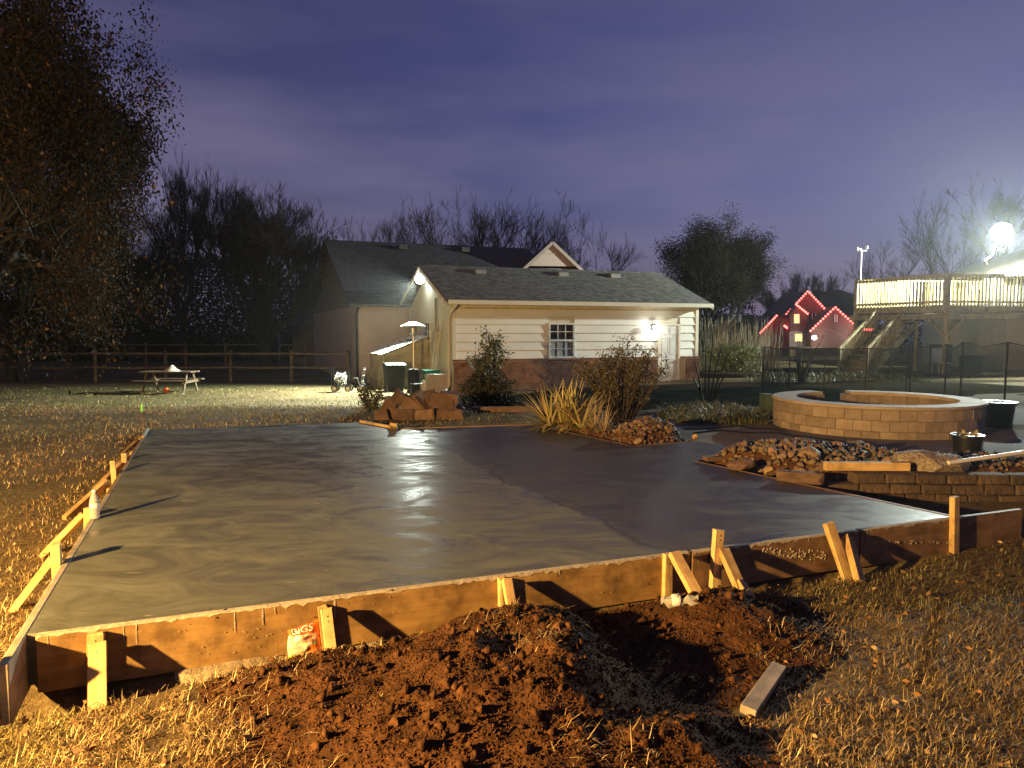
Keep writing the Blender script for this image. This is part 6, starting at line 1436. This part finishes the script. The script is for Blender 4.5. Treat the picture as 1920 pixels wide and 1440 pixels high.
# leafy evergreen-like tree behind the garage
def crown_leaves(tips, n, size, cols, wts, rg, jit, clump=None):
    tp_ = np.array([tuple(t) for t in tips]); k = rg.integers(0, len(tp_), n); P = tp_[k] + rg.normal(0, jit, (n, 3)); V, T = leaf_cards(P, size * rg.uniform(.6, 1.3, n), rg)
    cl = vnoise(P[:, 0] * .7 + P[:, 2] * .5, P[:, 1] * .7 + P[:, 2] * .6, 5)[:, None]
    C = mixcol(n, cols, wts, rg) * (.55 + .9 * cl); return V, T, np.repeat(C, 4, 0)
big, fine, tips = grow_tree(21, 9.5, 3, .14, .50, .40, (9, 7, 6), .62, .26, .16, 6, .62)
E1_ = tree_obj(big, fine, crown_leaves(tips, 120000, .12, [(.016, .019, .011), (.022, .024, .014), (.040, .024, .015), (.055, .024, .016)], [4, 3, 1.5, .8], np.random.default_rng(3), .24), name='leafy_tree', mats=m_barkd, label='dense dark leafy tree behind the right end of the garage')
put(E1_, 1330, 45, -.3, height(E1_), 384, .5, 1.3)
# autumn oak overhead at the left
big, fine, tips = grow_tree(31, 13, 4, .10, .70, .06, (8, 6, 5, 3), .62, .30, .14, 5, .80)
oakc = [(.016, .012, .008), (.028, .017, .010), (.012, .011, .008), (.12, .068, .03), (.010, .010, .008)]
O1 = tree_obj(big, fine, crown_leaves(tips, 230000, .13, oakc, [3, 2, 3, .22, 3], np.random.default_rng(4), .30), name='oak_tree', mats=m_barkd, label='large brown leaved oak spreading over the upper left')
O1.location = (vx(-110, 18), 18, .0); O1.rotation_euler = (0, 0, 1.0); O1.scale = (.62, .62, .85)
O2 = copy_tree(O1, 'darker brown leaved oak standing farther back at left'); O2.location = (vx(20, 30), 30, -.2); O2.rotation_euler = (0, 0, 3.4); O2.scale = (.6, .6, .72)
# dark woods along the horizon
def woods(name, label, x0, x1, Yd, zmax, n, seed, sz=.16):
    rg = np.random.default_rng(seed); x = rg.uniform(x0, x1, n); top = zmax * (.45 + .75 * vnoise(x * .22, x * 0 + 3, seed)); z = rg.random(n) ** 1.3 * top; y = Yd + rg.normal(0, 1.6, n)
    V, T = leaf_cards(np.c_[x, y, z - .4], sz * rg.uniform(.5, 1.3, n), rg); fast(name, V, T, colmat('woods_leaf', .95, 0.0), col=mixcol(n, [(.012, .012, .009), (.02, .018, .014)], [1, 1], rg, 4), label=label, kind='stuff')
woods('dark_woods', 'black mass of far undergrowth behind the rail fence', -50, -8, 54, 7.0, 170000, 1, .22)
woods('far_woods', 'low far brush along the horizon at the right', 14, 85, 122, 8, 9000, 2, .7)
woods('far_woods', 'low far brush behind the main house', -9, 14, 90, 6, 3000, 3, .5)

# ================================================================ HAZE, added for a soft glow round the lamps
hm = bpy.data.materials.new('lamp_halo_haze'); hm.use_nodes = True; nt = hm.node_tree
nt.nodes.remove(nt.nodes['Principled BSDF']); pv = nn(nt, 'ShaderNodeVolumePrincipled'); pv.inputs['Color'].default_value = (.9, .95, 1, 1); pv.inputs['Density'].default_value = .00045; pv.inputs["Anisotropy"].default_value = .78
nt.links.new(pv.outputs[0], nt.nodes['Material Output'].inputs['Volume'])
mb = MB(); mb.box((0, 320, 6.7), (820, 784, 16.8)); mb.build('haze', hm, kind='stuff', label='thin added haze that gives the lamps a halo')
